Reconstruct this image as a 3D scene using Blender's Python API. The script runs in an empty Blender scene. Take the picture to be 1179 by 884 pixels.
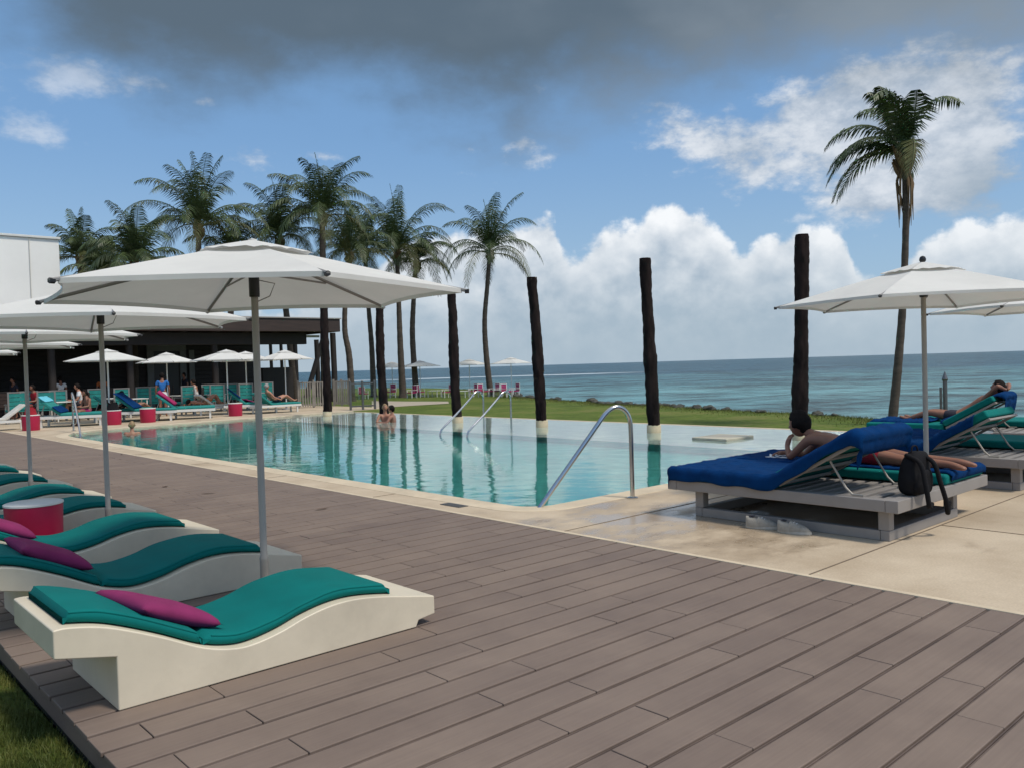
import bpy, bmesh, math, random
from mathutils import Vector, Matrix, noise as mnoise
random.seed(7)
S = bpy.context.scene
C = S.collection
R = math.radians
PI = math.pi

# ------------------------------------------------------------------ camera
FPX, CW, CH = 960.0, 1179.0, 884.0
yaw, pitch, roll = R(48.0), math.atan(20.7/960.0), R(1.70)
F0 = Vector((math.cos(yaw), math.sin(yaw), 0)); HR = Vector((math.sin(yaw), -math.cos(yaw), 0)); Zv = Vector((0, 0, 1))
FW = math.cos(pitch)*F0 - math.sin(pitch)*Zv
UP = HR.cross(FW)
CR = math.cos(roll)*HR - math.sin(roll)*UP
CU = math.sin(roll)*HR + math.cos(roll)*UP
CAM = Vector((0, 0, 1.6))
cam = bpy.data.cameras.new('camera'); co = bpy.data.objects.new('camera', cam); C.objects.link(co)
m = Matrix((CR, CU, -FW)).transposed().to_4x4(); m.translation = CAM
co.matrix_world = m
cam.sensor_width = 36.0; cam.lens = FPX/CW*36.0; cam.clip_start = 0.05; cam.clip_end = 60000
S.camera = co

def gp(x, y, z=0.0):
    """ground point seen at photograph pixel x, y on the plane of height z"""
    d = (x-CW/2)/FPX*CR - (y-CH/2)/FPX*CU + FW
    t = (z-CAM.z)/d.z
    return CAM + d*t
def at_depth(x, D, z=0.0):
    """point at height z, D metres ahead, on the vertical through horizon pixel x"""
    p = CAM + ((x-CW/2)/FPX*HR + F0)*D
    return Vector((p.x, p.y, z))

# ------------------------------------------------------------------ materials
MATS = {}
def new_mat(name):
    m_ = bpy.data.materials.new(name); m_.use_nodes = True
    nt = m_.node_tree; nt.nodes.clear()
    out = nt.nodes.new('ShaderNodeOutputMaterial')
    MATS[name] = m_
    return m_, nt, out
def nd(nt, t, **kw):
    n = nt.nodes.new(t)
    for k, v in kw.items():
        if k.startswith('i_'):
            n.inputs[k[2:].replace('_', ' ')].default_value = v
        else:
            setattr(n, k, v)
    return n
def c4(c): return (c[0], c[1], c[2], 1.0)
def simple(name, col, rough=0.5, var=0.12, scale=6.0, bump=0.0, bscale=60.0, metal=0.0, spec=0.5, stretch=(1, 1, 1), hue2=None, sss=0.0, coords='Object', dirt=0.0):
    """principled material: colour varied by noise in object space, optional fine bump and soft dirt blotches"""
    m_, nt, out = new_mat(name)
    L = nt.links.new
    tc = nd(nt, 'ShaderNodeTexCoord'); mp = nd(nt, 'ShaderNodeMapping'); mp.inputs['Scale'].default_value = stretch
    L(tc.outputs[coords], mp.inputs['Vector'])
    n1 = nd(nt, 'ShaderNodeTexNoise', i_Scale=scale, i_Detail=6.0, i_Roughness=0.6)
    L(mp.outputs[0], n1.inputs['Vector'])
    cr = nd(nt, 'ShaderNodeValToRGB')
    c2 = hue2 if hue2 else tuple(min(1, c*(1+var)) for c in col)
    c1 = tuple(c*(1-var) for c in col)
    cr.color_ramp.elements[0].position = 0.3; cr.color_ramp.elements[0].color = c4(c1)
    cr.color_ramp.elements[1].position = 0.7; cr.color_ramp.elements[1].color = c4(c2)
    L(n1.outputs['Fac'], cr.inputs['Fac'])
    b = nd(nt, 'ShaderNodeBsdfPrincipled')
    colout = cr.outputs['Color']
    if dirt > 0:
        n3 = nd(nt, 'ShaderNodeTexNoise', i_Scale=scale*0.35, i_Detail=8.0, i_Roughness=0.7)
        L(mp.outputs[0], n3.inputs['Vector'])
        mr = nd(nt, 'ShaderNodeMapRange'); mr.inputs['From Min'].default_value = 0.5; mr.inputs['From Max'].default_value = 0.75
        mr.inputs['To Max'].default_value = dirt
        L(n3.outputs['Fac'], mr.inputs['Value'])
        mx = nd(nt, 'ShaderNodeMix', data_type='RGBA')
        L(mr.outputs[0], mx.inputs['Factor']); L(colout, mx.inputs['A']); mx.inputs['B'].default_value = c4((0.12, 0.10, 0.08))
        colout = mx.outputs['Result']
    L(colout, b.inputs['Base Color'])
    b.inputs['Metallic'].default_value = metal
    b.inputs['Specular IOR Level'].default_value = spec
    if sss > 0:
        b.inputs['Subsurface Weight'].default_value = sss
        b.inputs['Subsurface Radius'].default_value = (0.02, 0.008, 0.004)
    mrr = nd(nt, 'ShaderNodeMapRange'); mrr.inputs['To Min'].default_value = max(0.02, rough-0.07); mrr.inputs['To Max'].default_value = min(1, rough+0.07)
    L(n1.outputs['Fac'], mrr.inputs['Value']); L(mrr.outputs[0], b.inputs['Roughness'])
    if bump > 0:
        n2 = nd(nt, 'ShaderNodeTexNoise', i_Scale=bscale, i_Detail=4.0)
        L(mp.outputs[0], n2.inputs['Vector'])
        bp = nd(nt, 'ShaderNodeBump', i_Strength=bump, i_Distance=0.01)
        L(n2.outputs['Fac'], bp.inputs['Height']); L(bp.outputs[0], b.inputs['Normal'])
    L(b.outputs[0], out.inputs['Surface'])
    return m_

simple('shell', (0.70, 0.62, 0.475), 0.42, 0.06, 3.0, 0.06, 30, dirt=0.22)
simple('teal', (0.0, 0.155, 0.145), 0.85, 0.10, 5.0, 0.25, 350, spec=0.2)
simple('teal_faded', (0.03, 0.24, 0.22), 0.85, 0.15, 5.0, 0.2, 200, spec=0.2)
simple('magenta', (0.24, 0.028, 0.11), 0.85, 0.10, 8.0, 0.25, 350, spec=0.2)
simple('pink', (0.34, 0.025, 0.11), 0.8, 0.12, 8.0, 0.1, 200, spec=0.2)
simple('red_plastic', (0.42, 0.008, 0.055), 0.42, 0.08, 4.0, 0.03, 40)
simple('white_plastic', (0.72, 0.72, 0.68), 0.4, 0.05, 4.0, 0.02, 40, dirt=0.1)
simple('blue_towel', (0.001, 0.034, 0.130), 0.95, 0.20, 9.0, 0.6, 260, spec=0.1)
simple('light_blue_towel', (0.16, 0.55, 0.68), 0.95, 0.1, 9.0, 0.5, 260, spec=0.1)
simple('aluminium', (0.35, 0.325, 0.285), 0.5, 0.08, 6.0, metal=0.2)
simple('pole_grey', (0.30, 0.29, 0.28), 0.45, 0.08, 6.0, metal=0.4)
simple('steel', (0.55, 0.55, 0.55), 0.2, 0.05, 6.0, metal=1.0)
simple('dark_steel', (0.16, 0.16, 0.16), 0.4, 0.15, 6.0, metal=0.7)
simple('black_plastic', (0.012, 0.012, 0.013), 0.4, 0.1, 10)
simple('black_fabric', (0.008, 0.008, 0.010), 0.85, 0.3, 12, 0.3, 200, spec=0.2)
simple('bed_frame', (0.27, 0.25, 0.235), 0.55, 0.06, 5.0, 0.05, 50, dirt=0.15)
simple('skin', (0.40, 0.19, 0.12), 0.5, 0.10, 9, 0.05, 120, sss=0.15)
simple('skin_tan', (0.26, 0.115, 0.07), 0.5, 0.10, 9, 0.05, 120, sss=0.15)
simple('hair_dark', (0.010, 0.007, 0.006), 0.75, 0.5, 30, 1.0, 90, spec=0.15)
simple('hair_grey', (0.28, 0.27, 0.26), 0.6, 0.3, 30, 0.5, 150)
simple('hair_blond', (0.30, 0.20, 0.10), 0.6, 0.3, 30, 0.5, 150)
simple('eye', (0.03, 0.02, 0.02), 0.2)
simple('cloth_blue', (0.02, 0.14, 0.42), 0.9, 0.15, 10, 0.3, 100)
simple('cloth_white', (0.75, 0.75, 0.75), 0.9, 0.06, 10, 0.3, 100)
simple('cloth_red', (0.30, 0.008, 0.02), 0.9, 0.15, 10, 0.3, 100)
simple('cloth_dark', (0.02, 0.02, 0.035), 0.9, 0.15, 10, 0.3, 100)
simple('cloth_orange', (0.55, 0.16, 0.05), 0.9, 0.15, 10, 0.3, 100)
simple('shoe', (0.33, 0.305, 0.26), 0.8, 0.18, 20, 0.4, 120, dirt=0.3)
simple('shoe_sole', (0.45, 0.43, 0.38), 0.7, 0.12, 20)
simple('post_bark', (0.012, 0.009, 0.009), 0.95, 0.55, 5.0, 1.0, 16, stretch=(1, 1, 0.35), hue2=(0.036, 0.024, 0.022), spec=0.15)
simple('post_base', (0.60, 0.50, 0.33), 0.7, 0.10, 8.0, 0.2, 40, dirt=0.35)
simple('palm_trunk', (0.085, 0.065, 0.05), 0.9, 0.35, 3.0, 0.8, 20, stretch=(1, 1, 2.5))
simple('palm_leaf', (0.034, 0.066, 0.020), 0.5, 0.45, 1.3, hue2=(0.085, 0.125, 0.036))
simple('palm_leaf_old', (0.11, 0.10, 0.03), 0.65, 0.4, 2.2, hue2=(0.10, 0.12, 0.03))
simple('palm_dead', (0.16, 0.10, 0.05), 0.9, 0.35, 3.0)
simple('coconut', (0.10, 0.08, 0.02), 0.6, 0.3, 9.0)
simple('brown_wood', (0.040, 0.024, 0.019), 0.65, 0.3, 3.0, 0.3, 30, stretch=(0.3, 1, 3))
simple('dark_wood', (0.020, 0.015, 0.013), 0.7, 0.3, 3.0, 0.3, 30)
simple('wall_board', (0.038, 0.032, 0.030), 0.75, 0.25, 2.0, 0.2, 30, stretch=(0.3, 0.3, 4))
simple('grey_trim', (0.20, 0.20, 0.195), 0.7, 0.1, 3.0)
simple('white_wall', (0.85, 0.85, 0.82), 0.75, 0.03, 0.6, 0.1, 25, dirt=0.05)
simple('roof_sheet', (0.33, 0.31, 0.29), 0.7, 0.12, 0.8)
simple('fence_wood', (0.22, 0.20, 0.175), 0.8, 0.25, 3.0, 0.3, 40)
simple('rock', (0.045, 0.045, 0.038), 0.9, 0.5, 3.0, 0.8, 12, hue2=(0.10, 0.10, 0.08))
simple('stone_slab', (0.50, 0.46, 0.36), 0.7, 0.08, 5.0, 0.2, 40, dirt=0.2)
simple('soil', (0.03, 0.024, 0.016), 0.95, 0.4, 8.0, 0.8, 40)
simple('leaf_dry', (0.07, 0.04, 0.02), 0.8, 0.3, 20)
simple('lamp_strip', (0.55, 0.55, 0.52), 0.5, 0.05, 4)
simple('cream_canvas', (0.62, 0.60, 0.54), 0.8, 0.08, 5.0, 0.2, 200)
simple('net', (0.10, 0.10, 0.10), 0.7, 0.2, 20)

# canopy fabric: diffuse + translucent
def canopy_mat(name, col):
    m_, nt, out = new_mat(name); L = nt.links.new
    tc = nd(nt, 'ShaderNodeTexCoord')
    n1 = nd(nt, 'ShaderNodeTexNoise', i_Scale=1.7, i_Detail=7.0, i_Roughness=0.62); L(tc.outputs['Object'], n1.inputs['Vector'])
    cr = nd(nt, 'ShaderNodeValToRGB'); cr.color_ramp.elements[0].position = 0.28; cr.color_ramp.elements[0].color = c4([c*0.90 for c in col])
    cr.color_ramp.elements[1].position = 0.62; cr.color_ramp.elements[1].color = c4(col)
    L(n1.outputs['Fac'], cr.inputs['Fac'])
    n2 = nd(nt, 'ShaderNodeTexNoise', i_Scale=3.0, i_Detail=3.0); L(tc.outputs['Object'], n2.inputs['Vector'])
    bp = nd(nt, 'ShaderNodeBump', i_Strength=0.25, i_Distance=0.03); L(n2.outputs['Fac'], bp.inputs['Height'])
    d = nd(nt, 'ShaderNodeBsdfPrincipled', i_Roughness=0.85); d.inputs['Specular IOR Level'].default_value = 0.15
    t = nd(nt, 'ShaderNodeBsdfTranslucent'); mx = nd(nt, 'ShaderNodeMixShader'); mx.inputs[0].default_value = 0.21
    L(cr.outputs[0], d.inputs['Base Color']); L(cr.outputs[0], t.inputs['Color']); L(bp.outputs[0], d.inputs['Normal'])
    L(d.outputs[0], mx.inputs[1]); L(t.outputs[0], mx.inputs[2]); L(mx.outputs[0], out.inputs['Surface'])
canopy_mat('canopy', (0.78, 0.775, 0.74))

def deck_mat():
    m_, nt, out = new_mat('deck_board'); L = nt.links.new
    tc = nd(nt, 'ShaderNodeTexCoord')
    at = nd(nt, 'ShaderNodeAttribute', attribute_name='tone')
    mp = nd(nt, 'ShaderNodeMapping'); mp.inputs['Scale'].default_value = (1.2, 60, 60); L(tc.outputs['Object'], mp.inputs['Vector'])
    add = nd(nt, 'ShaderNodeVectorMath', operation='ADD'); L(mp.outputs[0], add.inputs[0]); L(at.outputs['Fac'], add.inputs[1])
    g = nd(nt, 'ShaderNodeTexNoise', i_Scale=1.0, i_Detail=6.0, i_Roughness=0.65); L(add.outputs[0], g.inputs['Vector'])
    cl = nd(nt, 'ShaderNodeTexNoise', i_Scale=1.6, i_Detail=7.0, i_Roughness=0.65); L(tc.outputs['Object'], cl.inputs['Vector'])
    r1 = nd(nt, 'ShaderNodeValToRGB')
    e = r1.color_ramp.elements; e[0].position = 0.0; e[0].color = c4((0.062, 0.042, 0.034)); e[1].position = 1.0; e[1].color = c4((0.250, 0.190, 0.150)); qq = e.new(0.30); qq.color = c4((0.145, 0.105, 0.086))
    # tone per board + grain + clouding
    a1 = nd(nt, 'ShaderNodeMath', operation='MULTIPLY_ADD'); L(g.outputs['Fac'], a1.inputs[0]); a1.inputs[1].default_value = 0.5; L(at.outputs['Fac'], a1.inputs[2])
    a2 = nd(nt, 'ShaderNodeMath', operation='MULTIPLY_ADD'); L(cl.outputs['Fac'], a2.inputs[0]); a2.inputs[1].default_value = 0.9; L(a1.outputs[0], a2.inputs[2])
    mr = nd(nt, 'ShaderNodeMapRange'); mr.inputs['From Min'].default_value = 0.20; mr.inputs['From Max'].default_value = 1.30; L(a2.outputs[0], mr.inputs['Value'])
    L(mr.outputs[0], r1.inputs['Fac'])
    # small damp / dirt marks
    mp2 = nd(nt, 'ShaderNodeMapping'); mp2.inputs['Scale'].default_value = (0.8, 1.6, 1); L(tc.outputs['Object'], mp2.inputs['Vector'])
    s1 = nd(nt, 'ShaderNodeTexNoise', i_Scale=1.9, i_Detail=8.0, i_Roughness=0.75); L(mp2.outputs[0], s1.inputs['Vector'])
    sm = nd(nt, 'ShaderNodeMapRange'); sm.inputs['From Min'].default_value = 0.665; sm.inputs['From Max'].default_value = 0.72; sm.inputs['To Max'].default_value = 0.55; L(s1.outputs['Fac'], sm.inputs['Value'])
    mx = nd(nt, 'ShaderNodeMix', data_type='RGBA'); L(sm.outputs[0], mx.inputs['Factor']); L(r1.outputs[0], mx.inputs['A']); mx.inputs['B'].default_value = c4((0.055, 0.036, 0.030))
    b = nd(nt, 'ShaderNodeBsdfPrincipled'); L(mx.outputs['Result'], b.inputs['Base Color'])
    rr = nd(nt, 'ShaderNodeMapRange'); rr.inputs['To Min'].default_value = 0.5; rr.inputs['To Max'].default_value = 0.72; L(cl.outputs['Fac'], rr.inputs['Value']); L(rr.outputs[0], b.inputs['Roughness'])
    bp = nd(nt, 'ShaderNodeBump', i_Strength=0.22, i_Distance=0.002); L(g.outputs['Fac'], bp.inputs['Height']); L(bp.outputs[0], b.inputs['Normal'])
    L(b.outputs[0], out.inputs['Surface'])
deck_mat()

def patio_mat():
    m_, nt, out = new_mat('patio'); L = nt.links.new
    tc = nd(nt, 'ShaderNodeTexCoord')
    a = nd(nt, 'ShaderNodeTexNoise', i_Scale=0.9, i_Detail=9.0, i_Roughness=0.62); L(tc.outputs['Object'], a.inputs['Vector'])
    r = nd(nt, 'ShaderNodeValToRGB'); e = r.color_ramp.elements
    e[0].position = 0.30; e[0].color = c4((0.40, 0.31, 0.21)); e[1].position = 0.62; e[1].color = c4((0.56, 0.46, 0.335))
    L(a.outputs['Fac'], r.inputs['Fac'])
    # wet / stained patches, mostly between pool corner and beds
    mp = nd(nt, 'ShaderNodeMapping'); mp.inputs['Location'].default_value = (3.1, 1.7, 0); mp.inputs['Scale'].default_value = (0.8, 1.3, 1); L(tc.outputs['Object'], mp.inputs['Vector'])
    s = nd(nt, 'ShaderNodeTexNoise', i_Scale=1.3, i_Detail=9.0, i_Roughness=0.68); L(mp.outputs[0], s.inputs['Vector'])
    vd = nd(nt, 'ShaderNodeVectorMath', operation='DISTANCE'); L(tc.outputs['Object'], vd.inputs[0]); vd.inputs[1].default_value = (6.6, 5.3, 0)
    vm = nd(nt, 'ShaderNodeMapRange'); vm.inputs['From Min'].default_value = 0.8; vm.inputs['From Max'].default_value = 3.4; vm.inputs['To Min'].default_value = 0.15; vm.inputs['To Max'].default_value = -0.17; L(vd.outputs['Value'], vm.inputs['Value'])
    ad = nd(nt, 'ShaderNodeMath', operation='ADD'); L(s.outputs['Fac'], ad.inputs[0]); L(vm.outputs[0], ad.inputs[1])
    sm = nd(nt, 'ShaderNodeMapRange'); sm.inputs['From Min'].default_value = 0.52; sm.inputs['From Max'].default_value = 0.68; L(ad.outputs[0], sm.inputs['Value'])
    mx = nd(nt, 'ShaderNodeMix', data_type='RGBA'); mx.inputs['B'].default_value = c4((0.27, 0.19, 0.12))
    k = nd(nt, 'ShaderNodeMath', operation='MULTIPLY'); L(sm.outputs[0], k.inputs[0]); k.inputs[1].default_value = 0.5
    L(k.outputs[0], mx.inputs['Factor']); L(r.outputs[0], mx.inputs['A'])
    # specks
    sp = nd(nt, 'ShaderNodeTexNoise', i_Scale=60.0, i_Detail=3.0); L(tc.outputs['Object'], sp.inputs['Vector'])
    sr = nd(nt, 'ShaderNodeMapRange'); sr.inputs['From Min'].default_value = 0.3; sr.inputs['From Max'].default_value = 0.7; sr.inputs['To Min'].default_value = 0.9; sr.inputs['To Max'].default_value = 1.08; L(sp.outputs['Fac'], sr.inputs['Value'])
    m2 = nd(nt, 'ShaderNodeVectorMath', operation='SCALE'); L(mx.outputs['Result'], m2.inputs[0]); L(sr.outputs[0], m2.inputs['Scale'])
    b = nd(nt, 'ShaderNodeBsdfPrincipled'); L(m2.outputs[0], b.inputs['Base Color'])
    rr = nd(nt, 'ShaderNodeMapRange'); rr.inputs['To Min'].default_value = 0.7; rr.inputs['To Max'].default_value = 0.20; L(sm.outputs[0], rr.inputs['Value']); L(rr.outputs[0], b.inputs['Roughness'])
    bp = nd(nt, 'ShaderNodeBump', i_Strength=0.08, i_Distance=0.004); L(a.outputs['Fac'], bp.inputs['Height']); L(bp.outputs[0], b.inputs['Normal'])
    L(b.outputs[0], out.inputs['Surface'])
patio_mat()
simple('coping_light', (0.60, 0.50, 0.36), 0.7, 0.12, 3.0, 0.15, 60, dirt=0.2)
simple('joint', (0.17, 0.13, 0.09), 0.8, 0.2, 8.0)
simple('path_concrete', (0.42, 0.36, 0.28), 0.8, 0.1, 1.0, 0.1, 20)

def grass_mat(name, c1, c2, c3, sc):
    m_, nt, out = new_mat(name); L = nt.links.new
    tc = nd(nt, 'ShaderNodeTexCoord')
    a = nd(nt, 'ShaderNodeTexNoise', i_Scale=sc, i_Detail=9.0, i_Roughness=0.65); L(tc.outputs['Object'], a.inputs['Vector'])
    f = nd(nt, 'ShaderNodeTexNoise', i_Scale=sc*14, i_Detail=6.0, i_Roughness=0.7); L(tc.outputs['Object'], f.inputs['Vector'])
    r = nd(nt, 'ShaderNodeValToRGB'); e = r.color_ramp.elements
    e[0].position = 0.33; e[0].color = c4(c1); e[1].position = 0.68; e[1].color = c4(c3); q = e.new(0.5); q.color = c4(c2)
    mixn = nd(nt, 'ShaderNodeMath', operation='MULTIPLY_ADD'); L(f.outputs['Fac'], mixn.inputs[0]); mixn.inputs[1].default_value = 0.6
    s = nd(nt, 'ShaderNodeMath', operation='MULTIPLY_ADD'); L(a.outputs['Fac'], s.inputs[0]); s.inputs[1].default_value = 0.9; s.inputs[2].default_value = -0.25
    L(s.outputs[0], mixn.inputs[2]); L(mixn.outputs[0], r.inputs['Fac'])
    b = nd(nt, 'ShaderNodeBsdfPrincipled', i_Roughness=0.85); b.inputs['Specular IOR Level'].default_value = 0.2
    L(r.outputs[0], b.inputs['Base Color'])
    bp = nd(nt, 'ShaderNodeBump', i_Strength=0.9, i_Distance=0.04); L(f.outputs['Fac'], bp.inputs['Height']); L(bp.outputs[0], b.inputs['Normal'])
    L(b.outputs[0], out.inputs['Surface'])
grass_mat('lawn', (0.055, 0.080, 0.012), (0.095, 0.140, 0.018), (0.17, 0.165, 0.05), 0.35)
grass_mat('lawn_near', (0.03, 0.05, 0.008), (0.075, 0.11, 0.016), (0.17, 0.16, 0.04), 1.6)
simple('grass_blade', (0.07, 0.12, 0.018), 0.6, 0.5, 1.6, hue2=(0.20, 0.20, 0.05), spec=0.3)

def pool_water_mat():
    m_, nt, out = new_mat('pool_water'); L = nt.links.new
    tc = nd(nt, 'ShaderNodeTexCoord')
    # long low ripples: stretched across the line of sight by two crossing wave trains
    rot = nd(nt, 'ShaderNodeVectorRotate', rotation_type='Z_AXIS'); rot.inputs['Angle'].default_value = -R(42); L(tc.outputs['Object'], rot.inputs['Vector'])
    mp = nd(nt, 'ShaderNodeMapping'); mp.inputs['Scale'].default_value = (1.0, 0.42, 1); L(rot.outputs[0], mp.inputs['Vector'])
    a = nd(nt, 'ShaderNodeTexNoise', i_Scale=3.6, i_Detail=3.0, i_Roughness=0.5, i_Distortion=0.4); L(mp.outputs[0], a.inputs['Vector'])
    b_ = nd(nt, 'ShaderNodeTexNoise', i_Scale=0.9, i_Detail=2.0); L(tc.outputs['Object'], b_.inputs['Vector'])
    ad = nd(nt, 'ShaderNodeMath', operation='MULTIPLY_ADD'); L(b_.outputs['Fac'], ad.inputs[0]); ad.inputs[1].default_value = 1.6; L(a.outputs['Fac'], ad.inputs[2])
    bp = nd(nt, 'ShaderNodeBump', i_Strength=0.10, i_Distance=0.05); L(ad.outputs[0], bp.inputs['Height'])
    fr = nd(nt, 'ShaderNodeFresnel', i_IOR=1.33); L(bp.outputs[0], fr.inputs['Normal'])
    t = nd(nt, 'ShaderNodeBsdfRefraction', i_IOR=1.33, i_Roughness=0.0); t.inputs['Color'].default_value = (0.86, 0.985, 0.97, 1); L(bp.outputs[0], t.inputs['Normal'])
    g = nd(nt, 'ShaderNodeBsdfGlossy', i_Roughness=0.02); g.inputs['Color'].default_value = (1, 1, 1, 1); L(bp.outputs[0], g.inputs['Normal'])
    mx = nd(nt, 'ShaderNodeMixShader'); L(fr.outputs[0], mx.inputs[0]); L(t.outputs[0], mx.inputs[1]); L(g.outputs[0], mx.inputs[2])
    L(mx.outputs[0], out.inputs['Surface'])
pool_water_mat()
def tile_mat(name, c1, c2, sc=4.0):
    m_, nt, out = new_mat(name); L = nt.links.new
    tc = nd(nt, 'ShaderNodeTexCoord')
    a = nd(nt, 'ShaderNodeTexNoise', i_Scale=sc*0.15, i_Detail=5.0); L(tc.outputs['Object'], a.inputs['Vector'])
    v = nd(nt, 'ShaderNodeTexVoronoi', i_Scale=sc, feature='SMOOTH_F1'); L(tc.outputs['Object'], v.inputs['Vector'])
    r = nd(nt, 'ShaderNodeValToRGB'); e = r.color_ramp.elements; e[0].position = 0.3; e[0].color = c4(c1); e[1].position = 0.7; e[1].color = c4(c2)
    L(a.outputs['Fac'], r.inputs['Fac'])
    mr = nd(nt, 'ShaderNodeMapRange'); mr.inputs['To Min'].default_value = 0.92; mr.inputs['To Max'].default_value = 1.12; L(v.outputs['Distance'], mr.inputs['Value'])
    sc_ = nd(nt, 'ShaderNodeVectorMath', operation='SCALE'); L(r.outputs[0], sc_.inputs[0]); L(mr.outputs[0], sc_.inputs['Scale'])
    b = nd(nt, 'ShaderNodeBsdfPrincipled', i_Roughness=0.5); L(sc_.outputs[0], b.inputs['Base Color']); L(b.outputs[0], out.inputs['Surface'])
tile_mat('pool_tile', (0.085, 0.46, 0.42), (0.14, 0.56, 0.51))
tile_mat('pool_ledge', (0.70, 0.74, 0.66), (0.80, 0.82, 0.74))

def sea_mat():
    m_, nt, out = new_mat('sea_water'); L = nt.links.new
    geo = nd(nt, 'ShaderNodeNewGeometry')
    dist = nd(nt, 'ShaderNodeVectorMath', operation='LENGTH'); L(geo.outputs['Position'], dist.inputs[0])
    rot = nd(nt, 'ShaderNodeVectorRotate', rotation_type='Z_AXIS'); rot.inputs['Angle'].default_value = -R(48); L(geo.outputs['Position'], rot.inputs['Vector'])
    def nz(sx, sy, s, det, ro=0.6):
        mp = nd(nt, 'ShaderNodeMapping'); mp.inputs['Scale'].default_value = (sx, sy, 1); L(rot.outputs[0], mp.inputs['Vector'])
        n = nd(nt, 'ShaderNodeTexNoise', i_Scale=s, i_Detail=det, i_Roughness=ro); L(mp.outputs[0], n.inputs['Vector']); return n
    big = nz(1.0, 0.45, 0.020, 5.0); mid = nz(1.0, 0.55, 0.11, 5.0, 0.62); sm = nz(1.0, 0.6, 0.45, 6.0, 0.68)
    r = nd(nt, 'ShaderNodeMapRange'); r.inputs['From Min'].default_value = 40; r.inputs['From Max'].default_value = 330; L(dist.outputs['Value'], r.inputs['Value'])
    cr = nd(nt, 'ShaderNodeValToRGB'); e = cr.color_ramp.elements
    e[0].position = 0; e[0].color = c4((0.085, 0.185, 0.195)); e[1].position = 1.0; e[1].color = c4((0.024, 0.070, 0.100))
    q = e.new(0.45); q.color = c4((0.055, 0.135, 0.15))
    ad = nd(nt, 'ShaderNodeMath', operation='MULTIPLY_ADD'); L(big.outputs['Fac'], ad.inputs[0]); ad.inputs[1].default_value = 1.2
    sb = nd(nt, 'ShaderNodeMath', operation='SUBTRACT'); L(r.outputs[0], sb.inputs[0]); sb.inputs[1].default_value = 0.6; L(sb.outputs[0], ad.inputs[2])
    L(ad.outputs[0], cr.inputs['Fac'])
    # dark and light wave faces
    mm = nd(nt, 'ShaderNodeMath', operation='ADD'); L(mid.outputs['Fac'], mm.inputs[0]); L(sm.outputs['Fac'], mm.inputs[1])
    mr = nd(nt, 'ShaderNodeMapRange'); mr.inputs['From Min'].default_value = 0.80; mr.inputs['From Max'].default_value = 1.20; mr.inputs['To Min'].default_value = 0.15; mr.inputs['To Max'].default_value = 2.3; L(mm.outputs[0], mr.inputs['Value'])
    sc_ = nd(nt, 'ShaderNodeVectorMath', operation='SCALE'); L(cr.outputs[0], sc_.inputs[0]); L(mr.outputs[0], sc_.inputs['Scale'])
    # foam: scattered small caps and one long breaker on the reef
    fo = nz(1.0, 0.35, 0.16, 7.0, 0.75)
    f1 = nd(nt, 'ShaderNodeMapRange'); f1.inputs['From Min'].default_value = 0.655; f1.inputs['From Max'].default_value = 0.70; f1.inputs['To Max'].default_value = 0.65; L(fo.outputs['Fac'], f1.inputs['Value'])
    sx = nd(nt, 'ShaderNodeSeparateXYZ'); L(rot.outputs[0], sx.inputs[0])
    wob = nz(0.02, 1.0, 0.03, 4.0)
    w2 = nd(nt, 'ShaderNodeMath', operation='MULTIPLY_ADD'); L(wob.outputs['Fac'], w2.inputs[0]); w2.inputs[1].default_value = 26; L(sx.outputs['X'], w2.inputs[2])
    d0 = nd(nt, 'ShaderNodeMath', operation='SUBTRACT'); L(w2.outputs[0], d0.inputs[0]); d0.inputs[1].default_value = 352
    d1 = nd(nt, 'ShaderNodeMath', operation='ABSOLUTE'); L(d0.outputs[0], d1.inputs[0])
    f2 = nd(nt, 'ShaderNodeMapRange'); f2.inputs['From Min'].default_value = 6; f2.inputs['From Max'].default_value = 17; f2.inputs['To Min'].default_value = 1; f2.inputs['To Max'].default_value = 0; L(d1.outputs[0], f2.inputs['Value'])
    y0 = nd(nt, 'ShaderNodeMapRange'); y0.inputs['From Min'].default_value = -62; y0.inputs['From Max'].default_value = -30; L(sx.outputs['Y'], y0.inputs['Value'])
    fm = nd(nt, 'ShaderNodeMath', operation='MULTIPLY'); L(f2.outputs[0], fm.inputs[0]); L(y0.outputs[0], fm.inputs[1])
    pn = nz(0.6, 1.0, 0.05, 4.0, 0.6)
    pr = nd(nt, 'ShaderNodeMapRange'); pr.inputs['From Min'].default_value = 0.36; pr.inputs['From Max'].default_value = 0.48; L(pn.outputs['Fac'], pr.inputs['Value'])
    fm2 = nd(nt, 'ShaderNodeMath', operation='MULTIPLY'); L(fm.outputs[0], fm2.inputs[0]); L(pr.outputs[0], fm2.inputs[1])
    fx = nd(nt, 'ShaderNodeMath', operation='MAXIMUM'); L(f1.outputs[0], fx.inputs[0]); L(fm2.outputs[0], fx.inputs[1])
    mx = nd(nt, 'ShaderNodeMix', data_type='RGBA'); L(fx.outputs[0], mx.inputs['Factor']); L(sc_.outputs[0], mx.inputs['A']); mx.inputs['B'].default_value = c4((0.62, 0.68, 0.70))
    b = nd(nt, 'ShaderNodeBsdfPrincipled', i_Roughness=0.35, i_IOR=1.33); L(mx.outputs['Result'], b.inputs['Base Color'])
    b.inputs['Specular IOR Level'].default_value = 0.5
    bp = nd(nt, 'ShaderNodeBump', i_Strength=1.0, i_Distance=0.9); L(mm.outputs[0], bp.inputs['Height']); L(bp.outputs[0], b.inputs['Normal'])
    L(b.outputs[0], out.inputs['Surface'])
sea_mat()

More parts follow.
